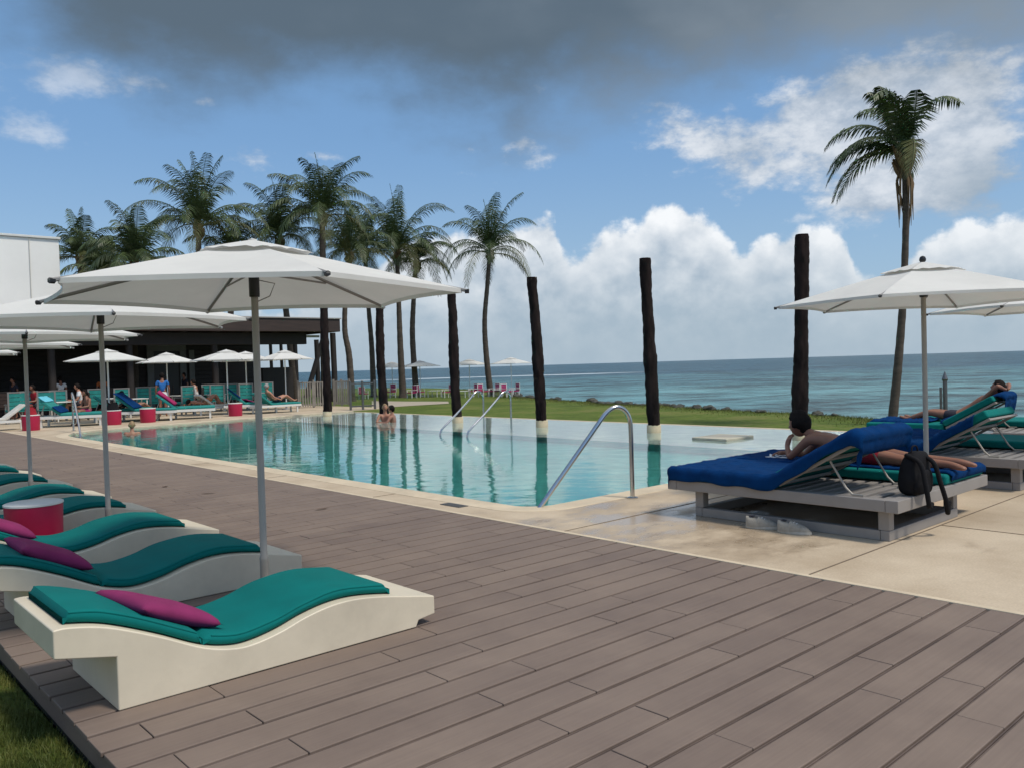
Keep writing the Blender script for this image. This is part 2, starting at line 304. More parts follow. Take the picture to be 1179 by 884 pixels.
# ------------------------------------------------------------------ mesh helpers
class MB:
    def __init__(s): s.v = []; s.f = []; s.fa = []
    def add(s, verts, faces, tone=0.0):
        o = len(s.v); s.v += [Vector(p) for p in verts]
        for f in faces: s.f.append(tuple(i+o for i in f)); s.fa.append(tone)
        return s
    def box(s, x0, x1, y0, y1, z0, z1, M=None, tone=0.0):
        p = [(x0, y0, z0), (x1, y0, z0), (x1, y1, z0), (x0, y1, z0), (x0, y0, z1), (x1, y0, z1), (x1, y1, z1), (x0, y1, z1)]
        if M: p = [M @ Vector(q) for q in p]
        return s.add(p, [(3, 2, 1, 0), (4, 5, 6, 7), (0, 1, 5, 4), (1, 2, 6, 5), (2, 3, 7, 6), (3, 0, 4, 7)], tone)
    def tube(s, pts, rad, n=10, caps=True):
        pts = [Vector(p) for p in pts]; k = len(pts)
        if not hasattr(rad, '__len__'): rad = [rad]*k
        vs = []; ref = None
        for i, p in enumerate(pts):
            t = (pts[min(i+1, k-1)] - pts[max(i-1, 0)]).normalized()
            if ref is None:
                ref = Vector((0, 0, 1)) if abs(t.z) < 0.9 else Vector((1, 0, 0))
            a = (ref - t*ref.dot(t)).normalized(); b = t.cross(a); ref = a
            for j in range(n):
                w = 2*PI*j/n; vs.append(p + (a*math.cos(w)+b*math.sin(w))*rad[i])
        fs = [(i*n+j, i*n+(j+1) % n, (i+1)*n+(j+1) % n, (i+1)*n+j) for i in range(k-1) for j in range(n)]
        if caps: fs += [tuple(reversed(range(n))), tuple(range((k-1)*n, k*n))]
        return s.add(vs, fs)
    def lathe(s, prof, c=(0, 0, 0), n=32):
        vs = []; k = len(prof)
        for r_, z in prof:
            for j in range(n):
                w = 2*PI*j/n; vs.append((c[0]+r_*math.cos(w), c[1]+r_*math.sin(w), c[2]+z))
        fs = [(i*n+j, i*n+(j+1) % n, (i+1)*n+(j+1) % n, (i+1)*n+j) for i in range(k-1) for j in range(n)]
        fs += [tuple(reversed(range(n))), tuple(range((k-1)*n, k*n))]
        return s.add(vs, fs)
    def poly(s, pts, z):
        return s.add([(p[0], p[1], z) for p in pts], [tuple(range(len(pts)))])
    def prism(s, pts, axis, a, b):
        """pts: outline in the two other axes; extruded along axis from a to b"""
        def mk(p, t):
            if axis == 'y': return (p[0], t, p[1])
            if axis == 'x': return (t, p[0], p[1])
            return (p[0], p[1], t)
        n = len(pts)
        vs = [mk(p, a) for p in pts] + [mk(p, b) for p in pts]
        fs = [tuple(range(n)), tuple(reversed(range(n, 2*n)))] + [(i, i+n, (i+1) % n + n, (i+1) % n) for i in range(n)]
        return s.add(vs, fs)
    def grid(s, fn, nu, nv):
        vs = [fn(i/nu, j/nv) for i in range(nu+1) for j in range(nv+1)]
        fs = [(i*(nv+1)+j, (i+1)*(nv+1)+j, (i+1)*(nv+1)+j+1, i*(nv+1)+j+1) for i in range(nu) for j in range(nv)]
        return s.add(vs, fs)
    def mesh(s, name, mat, smooth=True, bevel=0.0, seg=2, angle=35, tone=False, tri=False):
        me = bpy.data.meshes.new(name)
        me.from_pydata([tuple(v) for v in s.v], [], s.f)
        if tone:
            a = me.attributes.new('tone', 'FLOAT', 'FACE'); a.data.foreach_set('value', s.fa)
        bm = bmesh.new(); bm.from_mesh(me)
        if tri: bmesh.ops.triangulate(bm, faces=bm.faces[:])
        bmesh.ops.recalc_face_normals(bm, faces=bm.faces[:])
        if bevel > 0:
            bm.normal_update()
            es = [e for e in bm.edges if len(e.link_faces) == 2 and e.calc_face_angle(0) > R(angle)]
            bmesh.ops.bevel(bm, geom=es, offset=bevel, segments=seg, affect='EDGES', profile=0.5, clamp_overlap=True)
        bm.to_mesh(me); bm.free()
        if mat: me.materials.append(MATS[mat] if isinstance(mat, str) else mat)
        if smooth:
            me.polygons.foreach_set('use_smooth', [True]*len(me.polygons))
            me.set_sharp_from_angle(angle=R(angle if bevel == 0 else 50))
        return me
    def build(s, name, mat, parent=None, wn=False, **kw):
        me = s.mesh(name, mat, **kw)
        o = bpy.data.objects.new(name, me); C.objects.link(o)
        if parent: o.parent = parent
        if kw.get('bevel', 0) > 0 or wn:
            w = o.modifiers.new('wn', 'WEIGHTED_NORMAL'); w.keep_sharp = True
        return o

def tag(o, label=None, cat=None, group=None, kind=None):
    if label: o['label'] = label
    if cat: o['category'] = cat
    if group: o['group'] = group
    if kind: o['kind'] = kind
    return o
def thing(name, label, cat, loc=(0, 0, 0), rz=0.0, group=None):
    o = bpy.data.objects.new(name, None); C.objects.link(o)
    o.empty_display_size = 0.1
    o.location = loc; o.rotation_euler = (0, 0, rz)
    return tag(o, label, cat, group)
def kids(o): return [c for c in C.objects if c.parent == o]
def copy_tree(o, parent=None):
    c = o.copy(); C.objects.link(c)
    if parent: c.parent = parent
    for ch in kids(o): copy_tree(ch, c)
    return c
def dup(o, loc, rz=0.0, label=None, group=None, scale=None):
    c = copy_tree(o); c.location = loc; c.rotation_euler = (0, 0, rz)
    if label: c['label'] = label
    if group: c['group'] = group
    if scale: c.scale = (scale,)*3
    return c
def catmull(pts, n=6):
    out = []
    P = [pts[0]] + list(pts) + [pts[-1]]
    for i in range(1, len(P)-2):
        for k in range(n):
            t = k/n
            out.append(tuple(0.5*((2*P[i][j]) + (-P[i-1][j]+P[i+1][j])*t + (2*P[i-1][j]-5*P[i][j]+4*P[i+1][j]-P[i+2][j])*t*t + (-P[i-1][j]+3*P[i][j]-3*P[i+1][j]+P[i+2][j])*t**3) for j in range(len(pts[0]))))
    out.append(tuple(pts[-1])); return out
def fbm(x, y, z=0, s=1.0): return mnoise.fractal(Vector((x*s, y*s, z*s)), 1.0, 2.0, 4)

# ------------------------------------------------------------------ setting: ground, deck, patio, pool, lawn, sea
U0, U1 = 1.03, 5.63
POOLU, EDGEU = 6.33, 17.6
# deck boards
mb = MB(); rb = random.Random(3)
ROW = 0.2165; L = 1.318
k0 = -40
for k in range(k0, 140):
    v0 = 2.095 + ROW*k
    if v0 > 36: break
    even = (k % 2 == 0)
    start = 1.243 if even else 1.243+0.417
    cuts = [U0]
    x = start
    while x < U1-0.02:
        if x > U0+0.02: cuts.append(x)
        x += L
    cuts.append(U1)
    mb.box(U0+0.004, U1-0.003, v0-0.0095, v0-0.0012, -0.022, -0.0065, tone=-0.36)
    mb.box(U0+0.004, U1-0.003, v0+0.0012, v0+0.0095, -0.022, -0.0065, tone=-0.36)
    for a, b in zip(cuts[:-1], cuts[1:]):
        t = rb.gauss(0.15, 0.055)
        g_ = 0.0125
        a2 = a+0.0025; b2 = b-0.0025
        if a == U0: a2 = a - rb.uniform(0, 0.008)
        mb.box(a2, b2, v0+g_, v0+ROW-g_, -0.024, rb.uniform(-0.0012, 0.0012), tone=t)
deck = mb.build('deck', 'deck_board', tone=True, smooth=False); tag(deck, kind='structure')
bv = deck.modifiers.new('b', 'BEVEL'); bv.width = 0.004; bv.segments = 2
sub = MB().box(U0+0.02, U1, -6.6, 36, -0.16, -0.026).build('deck_base', 'soil', smooth=False); tag(sub, kind='structure')
sub2 = MB().box(U0+0.003, U0+0.019, -6.6, 36, -0.11, -0.026).build('deck_edge_board', 'deck_board', smooth=False); tag(sub2, kind='structure')

# pool outline
def arc(cx, cy, r_, a0, a1, n=8):
    return [(cx+r_*math.cos(R(a0+(a1-a0)*i/n)), cy+r_*math.sin(R(a0+(a1-a0)*i/n))) for i in range(n+1)]
corner = arc(POOLU+0.38, 6.75+0.38, 0.38, 270, 180)
nose = catmull([(POOLU, 24.8), (6.45, 26.2), (7.1, 27.4), (8.3, 28.0), (10, 28.2), (13.3, 28.7)], 5)
pool_out = corner + nose + [(EDGEU, 29.1)]        # open side lies along EDGEU
pat = [(U1+0.06, -22), (EDGEU+0.1, -22), (EDGEU+0.1, 6.75)] + pool_out + [(19.6, 29.2), (19.6, 62), (-12, 62), (-12, 36.05), (U1+0.06, 36.05)]
patio = MB().poly(pat, 0.0).build('patio', 'patio', tri=True, smooth=False); tag(patio, kind='structure')
strip = MB().box(U1+0.004, U1+0.056, -22, 36.05, -0.2, 0.004).build('deck_edging', 'coping_light', bevel=0.006); tag(strip, kind='structure')
# raised nosing along the pool edge
def ribbon(pts, w0, w1, z0, z1):
    """band on the outer side of an open outline"""
    mbx = MB(); n = len(pts); P = [Vector((p[0], p[1], 0)) for p in pts]; vs = []
    for i in range(n):
        t = (P[min(i+1, n-1)]-P[max(i-1, 0)]).normalized(); nn = Vector((-t.y, t.x, 0))
        for w, z in ((w0, z0), (w0, z1), (w1, z1), (w1, z0)): vs.append(P[i]+nn*w+Vector((0, 0, z)))
    fs = [(i*4+j, i*4+(j+1) % 4, (i+1)*4+(j+1) % 4, (i+1)*4+j) for i in range(n-1) for j in range(4)] + [(0, 1, 2, 3), tuple((n-1)*4+j for j in (3, 2, 1, 0))]
    return mbx.add(vs, fs)
full = [(EDGEU+0.1, 6.75), (12, 6.75), (8, 6.75)] + pool_out
cop = ribbon(full, -0.02, 0.30, -0.06, 0.006).build('pool_coping', 'coping_light', bevel=0.006); tag(cop, kind='structure')
# joints in the patio
mb = MB()
mb.box(U1+0.06, EDGEU, 3.10, 3.112, -0.02, 0.004); mb.box(U1+0.06, POOLU+3.2, 5.62, 5.63, -0.02, 0.004)
for u in (8.12, 11.6, 15.1): mb.box(u, u+0.012, -22, 3.1, -0.02, 0.0038)
for v in (-0.4, -3.9): mb.box(U1+0.06, EDGEU, v, v+0.012, -0.02, 0.004)
for v in range(9, 27, 3): mb.box(U1+0.06, POOLU-0.3, v, v+0.008, -0.02, 0.004)
for v in (31.5, 35): mb.box(6, 19.5, v, v+0.012, -0.02, 0.004)
for u in (8, 11.5, 15): mb.box(u, u+0.012, 29.3, 40, -0.02, 0.004)
tag(mb.build('patio_joints', 'joint', smooth=False), kind='structure')
drain = MB().box(0, 0.36, 0, 0.14, -0.01, 0.008)
for i in range(8): drain.box(0.02+i*0.042, 0.035+i*0.042, 0.015, 0.125, 0.008, 0.012)
dp = gp(548, 589.5); d_ = drain.build('drain_cover', 'dark_steel', bevel=0.002); d_.location = (5.78, 7.55, 0); d_.rotation_euler = (0, 0, R(90)); d_.location = (6.02, 7.5, 0)
tag(d_, 'small grey drain cover set in the pale pool coping beside the deck', 'drain cover')

# pool shell
LED = 13.35
mb = MB()
allp = [(EDGEU, 6.75), (12, 6.75), (8, 6.75)] + pool_out
n = len(allp)
mb.add([(p[0], p[1], -1.25) for p in allp]+[(p[0], p[1], -0.02) for p in allp], [(i, i+1, n+i+1, n+i) for i in range(n-1)])
mb.add([(4, 5, -1.25), (EDGEU, 5, -1.25), (EDGEU, 31, -1.25), (4, 31, -1.25)], [(0, 1, 2, 3)])
tag(mb.build('pool_basin', 'pool_tile', smooth=False), kind='structure')
mb = MB().box(LED, EDGEU-0.01, 6.76, 29.0, -0.16, -0.12)
tag(MB().box(LED+0.01, EDGEU-0.01, 6.77, 29.0, -1.3, -0.162).build('pool_step', 'pool_tile', smooth=False), kind='structure')
tag(mb.build('pool_ledge', 'pool_ledge', bevel=0.01), kind='structure')
tag(MB().box(EDGEU-0.02, EDGEU+0.16, 6.6, 29.3, -1.0, -0.046).build('pool_lip', 'coping_light', bevel=0.01), kind='structure')
pw = MB().poly([(EDGEU+0.0, 6.75)] + [(8, 6.75)] + pool_out, -0.05).build('pool_water', 'pool_water', tri=True, smooth=False); tag(pw, kind='structure')
if pw.data.polygons[0].normal.z < 0: pw.data.flip_normals()

# lawns
near = MB()
def near_z(x, y): return -0.115 + 0.018*fbm(x, y, 0, 0.9) - 0.03*max(0, 1-abs(x-U0)/0.25)
def fn(a, b):
    x = -8 + a*(U0+8); y = -6 + b*34
    return (x, y, near_z(x, y))
near.grid(fn, 90, 170)
tag(near.build('lawn', 'lawn_near'), kind='structure')
tag(MB().box(-90, -8, -60, 120, -1.2, -0.14).box(-8, 5.6, -60, -6.6, -1.2, -0.14).box(-8, 1.0, 28, 36, -1.2, -0.14).build('garden_ground', 'lawn_near', smooth=False), kind='structure')
shore = [(25.6, -60), (24.6, -10), (24.2, 4), (25.4, 9.6), (27.9, 15.1), (31, 24.1), (32.8, 29.8), (36.6, 39.5), (41.5, 46), (47, 56), (52, 75), (46, 110), (20, 160), (-90, 200)]
sh = catmull(shore, 8)
sh = [(p[0]+0.55*fbm(p[0], p[1], 3, 0.35), p[1]+0.5*fbm(p[0], p[1], 9, 0.35)) for p in sh]
inner = [(-90, 62), (19.6, 62), (19.6, 29.2), (EDGEU+0.16, 29.2), (EDGEU+0.16, 6.75), (EDGEU+0.1, -60)]
far = MB()
far.poly(sh + inner, -0.45)
o = far.build('seaside_lawn', 'lawn', tri=True, smooth=False); tag(o, kind='structure')
# skirts of the land down to the water
n = len(sh); vs = []; fs = []
for i, p in enumerate(sh):
    q = sh[min(i+1, n-1)]; r_ = sh[max(i-1, 0)]
    t = Vector((q[0]-r_[0], q[1]-r_[1], 0)).normalized(); nn = Vector((t.y, -t.x, 0))
    for w, z in ((0, -0.45), (0.35, -0.62), (1.3, -1.5), (3.0, -3.2)):
        a = Vector((p[0], p[1], z)) + nn*(w+0.5*fbm(p[0], p[1], z, 0.8)*(w > 0)); vs.append(a)
for i in range(n-1):
    for j in range(3): fs.append((i*4+j, i*4+j+1, (i+1)*4+j+1, (i+1)*4+j))
tag(MB().add(vs, fs).build('shore_bank', 'rock'), kind='structure')
# concrete path across the far lawn
pp = [gp(428, 461.5, -0.44), gp(470, 462, -0.44), gp(516, 462, -0.44), gp(517, 464.3, -0.44), gp(470, 467, -0.44), gp(428, 470, -0.44)]
tag(MB().poly([(p.x, p.y) for p in pp], -0.435).build('path', 'path_concrete', tri=True, smooth=False), kind='structure')
# sea
mb = MB(); rr = [0, 60, 150, 400, 1200, 5000, 40000]
vs = [(F0.x*60, F0.y*60, -2.5)]
cx, cy = 80, 60
vs = [(cx, cy, -2.5)]; fs = []; nn = 64
for r_ in rr[1:]:
    for j in range(nn): vs.append((cx+r_*math.cos(2*PI*j/nn), cy+r_*math.sin(2*PI*j/nn), -2.5))
for j in range(nn): fs.append((0, 1+j, 1+(j+1) % nn))
for i in range(len(rr)-2):
    for j in range(nn): fs.append((1+i*nn+j, 1+(i+1)*nn+j, 1+(i+1)*nn+(j+1) % nn, 1+i*nn+(j+1) % nn))
tag(MB().add(vs, fs).build('sea', 'sea_water'), kind='structure')

# near grass blades
def blades(name, pts, hmin, hmax, w, mat, seed=1):
    rn = random.Random(seed); b = MB(); V = []; Fc = []
    for (x, y, z) in pts:
        h = rn.uniform(hmin, hmax); a = rn.uniform(0, 2*PI); ln = rn.uniform(0.1, 0.8)*h; a2 = rn.uniform(0, 2*PI)
        dx, dy = math.cos(a)*w*0.5, math.sin(a)*w*0.5; lx, ly = math.cos(a2)*ln, math.sin(a2)*ln
        i = len(V)
        V += [(x-dx, y-dy, z), (x+dx, y+dy, z), (x+dx*.6+lx*.4, y+dy*.6+ly*.4, z+h*.6), (x-dx*.6+lx*.4, y-dy*.6+ly*.4, z+h*.6), (x+lx, y+ly, z+h)]
        Fc += [(i, i+1, i+2, i+3), (i+3, i+2, i+4)]
    b.v = V; b.f = Fc; b.fa = [0]*len(Fc)
    me = bpy.data.meshes.new(name); me.from_pydata(V, [], Fc); me.materials.append(MATS[mat])
    o_ = bpy.data.objects.new(name, me); C.objects.link(o_); tag(o_, 'short green lawn grass', 'grass', kind='stuff'); return o_
rn = random.Random(5); pts = []
while len(pts) < 42000:
    y = 2.2 + 6.5*rn.random()**1.2; x = U0-0.005 - abs(rn.gauss(0, 0.55))
    if x < -1.2: continue
    if fbm(x, y, 2, 2.2) < -0.45 and rn.random() < 0.7: continue
    pts.append((x, y, near_z(x, y)-0.004))
o = blades('grass', pts, 0.018, 0.05, 0.0042, 'grass_blade'); tag(o, 'short green grass with yellow patches along the deck edge', 'grass')
pts = []
for i in range(26000):
    t = rn.random(); k = int(t*0.72*(len(sh)-1)); p = sh[k]; q = sh[k+1]; s_ = rn.random()
    x = p[0]+(q[0]-p[0])*s_; y = p[1]+(q[1]-p[1])*s_
    pts.append((x-abs(rn.gauss(0, 0.9)), y-abs(rn.gauss(0, .2)), -0.455))
o = blades('grass_fringe', pts, 0.03, 0.10, 0.016, 'grass_blade', 2); tag(o, 'ragged grass fringe on the seaward rim of the lawn', 'grass')

# ------------------------------------------------------------------ wave loungers
prof = catmull([(-0.07, 0.452), (0.0, 0.452), (0.165, 0.415), (0.40, 0.315), (0.62, 0.205), (0.78, 0.160), (0.90, 0.158), (1.05, 0.186), (1.20, 0.232), (1.36, 0.262), (1.52, 0.266), (1.70, 0.244), (1.90, 0.205), (2.09, 0.168)], 5)
def top_z(x):
    for a, b in zip(prof[:-1], prof[1:]):
        if a[0] <= x <= b[0]: return a[1]+(b[1]-a[1])*(x-a[0])/max(1e-6, b[0]-a[0])
    return prof[-1][1]
LW = 0.80
def pad(x0, x1, th, w0, w1, name, parent):
    """cushion that follows the shell: rounded edges, extruded across the width"""
    n_ = 26; vs = []; m_ = 20
    ring_pts = []
    for i in range(n_+1):
        x = x0+(x1-x0)*i/n_
        e = min(1, min(x-x0, x1-x)/0.035); e = math.sqrt(max(0, 1-(1-e)**2))
        zb = top_z(x)+0.006; t = th*(0.35+0.65*e)
        ring = []
        r_ = 0.028
        hw = (w1-w0)/2-0.012*(1-e); c_ = (w0+w1)/2
        sec = [(-1, 0), (-1, 1), (1, 1), (1, 0)]
        pts_ = []
        for (sx, sz) in [(-1, 0), (-1, 1), (1, 1), (1, 0)]:
            for k in range(5):
                if (sx, sz) == (-1, 0): a = 270-90*k/4
                elif (sx, sz) == (-1, 1): a = 180-90*k/4
                elif (sx, sz) == (1, 1): a = 90-90*k/4
                else: a = 0-90*k/4
                cy_ = c_+sx*(hw-r_); cz_ = (zb+r_) if sz == 0 else (zb+t-r_)
                yy = cy_+r_*math.cos(R(a)); zz = cz_+r_*math.sin(R(a))
                if sz == 1: zz += 0.010*(1-((yy-c_)/hw)**2) + 0.006*mnoise.noise(Vector((x*6, yy*5, 2)))
                pts_.append((x, yy, zz))
        vs += pts_
    m_ = 20
    fs = [(i*m_+j, i*m_+(j+1) % m_, (i+1)*m_+(j+1) % m_, (i+1)*m_+j) for i in range(n_) for j in range(m_)]
    fs += [tuple(reversed(range(m_))), tuple(range(n_*m_, (n_+1)*m_))]
    o_ = MB().add(vs, fs).build(name, 'teal', parent, angle=50)
    for jj in (7, 12):
        pp_ = [vs[i*m_+jj] for i in range(1, n_)]
        sgn = -1 if jj == 7 else 1
        MB().tube([(p[0], p[1]+sgn*0.001, p[2]+0.001) for p in pp_], 0.0045, 6).build('piping', 'teal', o_)
    return o_
def make_wave():
    t = thing('wave_lounger', 'x', 'sun lounger', group='wave loungers in a row on the deck')
    bot = [(2.09, 0.055), (1.965, 0.040), (1.945, 0.0), (0.20, 0.0), (0.20, 0.262), (-0.07, 0.318)]
    out_ = list(prof) + bot
    sh_ = MB().prism(out_, 'y', 0, LW).build('shell', 'shell', t, bevel=0.045, seg=6, angle=30)
    # shallow dish line at the foot
    pad(-0.012, 0.635, 0.060, 0.055, LW-0.055, 'cushion', t)
    pad(0.640, 1.80, 0.056, 0.055, LW-0.055, 'cushion', t)
    return t
def make_pillow(name, L_, W_, H_, mat, parent=None):
    def f(side):
        def fn(a, b):
            x = (a-.5)*2; y = (b-.5)*2
            k = max(0, (1-abs(x)**3.4))*max(0, (1-abs(y)**3.4)); pin = 1-0.10*(1-abs(x)**2)*(abs(y)**3) ; pin2 = 1-0.10*(1-abs(y)**2)*(abs(x)**3)
            z = side*H_/2*k**0.45*(1+0.08*fbm(x, y, side, 1.5))
            return (x*L_/2*pin2, y*W_/2*pin, z)
        return fn
    b = MB(); b.grid(f(1), 18, 18); b.grid(f(-1), 18, 18)
    me_ = b
    o_ = b.build(name, mat, parent, angle=80)
    bm = bmesh.new(); bm.from_mesh(o_.data); bmesh.ops.remove_doubles(bm, verts=bm.verts, dist=0.0008); bmesh.ops.recalc_face_normals(bm, faces=bm.faces); bm.to_mesh(o_.data); bm.free()
    o_.data.polygons.foreach_set('use_smooth', [True]*len(o_.data.polygons))
    return o_
wl = make_wave()
UB = 1.02
lv = [4.245, 5.98, 7.57, 9.22, 10.75, 12.45, 14.15, 15.85, 17.5]
lab = ['cream wave-shaped lounger nearest the camera, teal cushion, by the grass', 'second cream wave lounger from the grass corner, just behind the nearest umbrella pole',
       'third cream wave lounger, with the red drum table on its far side', 'fourth cream wave lounger, just behind the red drum table',
       'fifth cream wave lounger, in front of the third umbrella pole', 'sixth cream wave lounger, just behind the third umbrella pole',
       'seventh cream wave lounger in the row, third from its far end', 'eighth cream wave lounger, last but one at the far end of the row', 'farthest cream wave lounger in the row, cut by the photo edge']
for i, v in enumerate(lv):
    o = wl if i == 0 else copy_tree(wl)
    o.location = (UB, v, 0); o['label'] = lab[i]
pil = [(0, 0.54, 0.42, 'magenta pillow lying askew on the nearest lounger', 0.16, R(8)), (1, 0.40, 0.40, 'magenta pillow on the second lounger from the grass', 0.16, 0), (2, 0.40, 0.37, 'dark magenta pillow on the third lounger, before the red drum table', 0.14, 0)]
p0 = make_pillow('pillow', 0.48, 0.60, 0.11, 'magenta')
for i, (k, x, y, l_, h_, rz) in enumerate(pil):
    o = p0 if i == 0 else p0.copy()
    if i: C.objects.link(o)
    sl = math.atan2(top_z(x-0.2)-top_z(x+0.2), 0.4)
    o.location = (UB+x, lv[k]+y, top_z(x)+0.098); o.rotation_euler = (0, sl, rz)
    tag(o, l_, 'pillow', 'magenta pillows on the wave loungers')

# ------------------------------------------------------------------ umbrellas
def make_umbrella(name, Rr, zr, zt, phase, finial, label, group, detail=True, pole_r=0.024, white_pole=False):
    t = thing(name, label, 'umbrella', group=group)
    pm = 'white_plastic' if white_pole else 'aluminium'
    # pole
    MB().lathe([(pole_r*1.25, 0.02), (pole_r*1.25, 0.30), (pole_r*1.3, 0.315), (pole_r, 0.33), (pole_r, zt-0.05), (0.012, zt-0.03)], n=16).build('pole', pm, t)
    MB().lathe([(0.26, 0.0), (0.26, 0.03), (0.245, 0.045), (0.06, 0.055), (0.045, 0.16), (0.03, 0.17)], n=32).build('base', 'pole_grey', t)
    corners = [(Rr*math.cos(R(phase+60*k)), Rr*math.sin(R(phase+60*k))) for k in range(6)]
    def pt(k, r_, s_, lift=0.0):
        a = Vector(corners[k]); b = Vector(corners[(k+1) % 6])
        e = a.lerp(b, s_)
        arch = 4*s_*(1-s_)
        q = e*r_*(1-0.05*arch*r_)
        z = zt-(zt-zr)*(r_**1.06) - 0.035*arch*r_*(1-r_)*2 + 0.012*arch*r_
        return (q.x, q.y, z+lift)
    mb = MB(); NR, NA = (10, 10) if detail else (4, 4)
    for k in range(6):
        mb.grid(lambda a, b, k=k: pt(k, 0.03+0.97*a, b), NR, NA)
    # hem hanging down
        mb.grid(lambda a, b, k=k: tuple(Vector(pt(k, 1.0, b)) + Vector((0, 0, -0.03*a))), 1, NA)
    can = mb.build('canopy', 'canopy', t, angle=70)
    bm = bmesh.new(); bm.from_mesh(can.data); bmesh.ops.remove_doubles(bm, verts=bm.verts, dist=0.001); bm.to_mesh(can.data); bm.free()
    can.data.set_sharp_from_angle(angle=R(14))
    mb = MB(); rv = 0.27
    for k in range(6):
        mb.grid(lambda a, b, k=k: (Vector(pt(k, 0.02+rv*a, b))*1.0 + Vector((0, 0, 0.026-0.004*a+0.016*math.sin(PI*b)*a+0.006*math.sin(b*19+k)*a))), 4, 8)
    MBv = mb.build('vent_cap', 'canopy', t, angle=70)
    MB().lathe([(0.03, zt+0.012), (0.03, zt+0.028), (0.01, zt+0.034)] if not finial else [(0.022, zt+0.02), (0.034, zt+0.035), (0.036, zt+0.055), (0.026, zt+0.080), (0.008, zt+0.090)], n=16).build('finial', 'canopy' if not finial else 'black_plastic', t)
    if detail:
        MB().lathe([(pole_r*1.4, zt-0.37), (pole_r*1.5, zt-0.36), (pole_r*1.5, zt-0.16), (pole_r*1.3, zt-0.15)], n=16).build('hub', 'black_plastic', t)
        MB().tube([(pole_r, 0, zt-0.40), (pole_r+0.09, 0, zt-0.36), (pole_r+0.13, 0, zt-0.27), (pole_r, 0, zt-0.25)], 0.004, 6).build('pull_loop', 'pole_grey', t)
    for k in range(6):
        c_ = Vector(corners[k]); dirn = c_.normalized()
        tip = Vector((c_.x, c_.y, zr-0.018)) + Vector((dirn.x, dirn.y, -0.012))*0.05
        st = Vector((dirn.x*0.04, dirn.y*0.04, zt-0.05))
        mid_ = Vector((c_.x*0.5, c_.y*0.5, zt-(zt-zr)*0.48-0.03))
        rb_ = MB().tube([st, mid_, tip], 0.012 if detail else 0.016, 6 if detail else 4).build('rib', 'pole_grey', t)
        if detail:
            s0 = Vector((dirn.x*pole_r*1.5, dirn.y*pole_r*1.5, zt-0.2)); s1 = Vector((c_.x*0.52, c_.y*0.52, zt-(zt-zr)*0.50-0.045))
            MB().tube([s0, s1], 0.008, 6).build('strut', 'pole_grey', rb_)
            if k == 0: MB().tube([tip-Vector((dirn.x, dirn.y, 0))*0.03, tip], 0.016, 6).build('tip_cap', 'pole_grey', rb_)
            else: MB().tube([tip-Vector((dirn.x, dirn.y, 0))*0.03, tip], 0.016, 6).build('tip_cap', 'black_plastic', rb_)
    return t
U_A = make_umbrella('deck_umbrella', 1.44, 2.15, 2.50, 20, False, 'large off-white umbrella nearest the camera, over the first two loungers', 'off-white umbrellas over the deck loungers')
U_A.location = (2.57, 5.5, 0)
ul = ['off-white deck umbrella second from the camera, over the third lounger', 'off-white deck umbrella third from the camera, pole behind the fifth lounger', 'fourth off-white deck umbrella, only its right half in the photo', 'farthest off-white deck umbrella, just its tip at the left photo edge']
for i, (x, y) in enumerate([(2.505, 8.8), (2.53, 12.1), (2.65, 15.3), (2.6, 19.3)]):
    dup(U_A, (x, y, 0), R(-2+i), ul[i])
U_B = make_umbrella('beach_umbrella', 1.56, 2.19, 2.60, 8, True, 'off-white umbrella with black finial above the nearest double daybed', 'off-white umbrellas over the daybeds', pole_r=0.027)
U_B.location = (9.7, 3.85, 0)
dup(U_B, (12.75, 3.3, -0.03), R(44), 'off-white umbrella above the second daybed, half outside the photo')

# red drum tables
def make_drum(r_, h_, mat='red_plastic'):
    t = thing('drum_table', 'x', 'side table', group='red drum side tables')
    MB().lathe([(r_*0.93, 0), (r_*0.95, 0.01), (r_, h_-0.03), (r_, h_-0.012)], n=40).build('drum', mat, t)
    MB().lathe([(r_*1.0, h_-0.012), (r_*1.025, h_-0.008), (r_*1.025, h_+0.006), (r_*0.97, h_+0.012)], n=40).build('tabletop', 'white_plastic' if mat == 'red_plastic' else mat, t)  # sky reflection on the drum top, put into the colour as white
    return t
dr = make_drum(0.245, 0.45); dr.location = (1.86, 8.82, 0); dr['label'] = 'red drum side table with sky sheen painted white on its top between the third and fourth loungers'

# ------------------------------------------------------------------ wooden posts in the pool
def make_post(h_, seed, lean):
    rn_ = random.Random(seed)
    t = thing('wooden_post', 'x', 'post', group='tall dark wooden posts along the pool')
    N = 70; n_ = 28; vs = []
    for i in range(N+1):
        f = i/N; z = 0.17+f*(h_-0.17)
        cx_ = lean[0]*f + 0.02*math.sin(f*5+seed); cy_ = lean[1]*f + 0.02*math.cos(f*4+seed*2)
        r_ = 0.150-0.020*f + 0.008*math.sin(f*9+seed)
        if i == N: r_ *= 0.93
        for j in range(n_):
            w = 2*PI*j/n_
            d_ = r_*(1+0.16*mnoise.noise(Vector((math.cos(w)*1.5+seed*3, math.sin(w)*1.5, z*2.6)))+0.13*mnoise.noise(Vector((math.cos(w)*4, math.sin(w)*4+seed, z*9))))
            vs.append((cx_+d_*math.cos(w), cy_+d_*math.sin(w), z))
    fs = [(i*n_+j, i*n_+(j+1) % n_, (i+1)*n_+(j+1) % n_, (i+1)*n_+j) for i in range(N) for j in range(n_)] + [tuple(range(N*n_, (N+1)*n_))]
    MB().add(vs, fs).build('log', 'post_bark', t, angle=60)
    MB().lathe([(0.165, -0.3), (0.165, 0.165), (0.155, 0.18)], n=28).build('base_sleeve', 'post_base', t, angle=40)
    return t
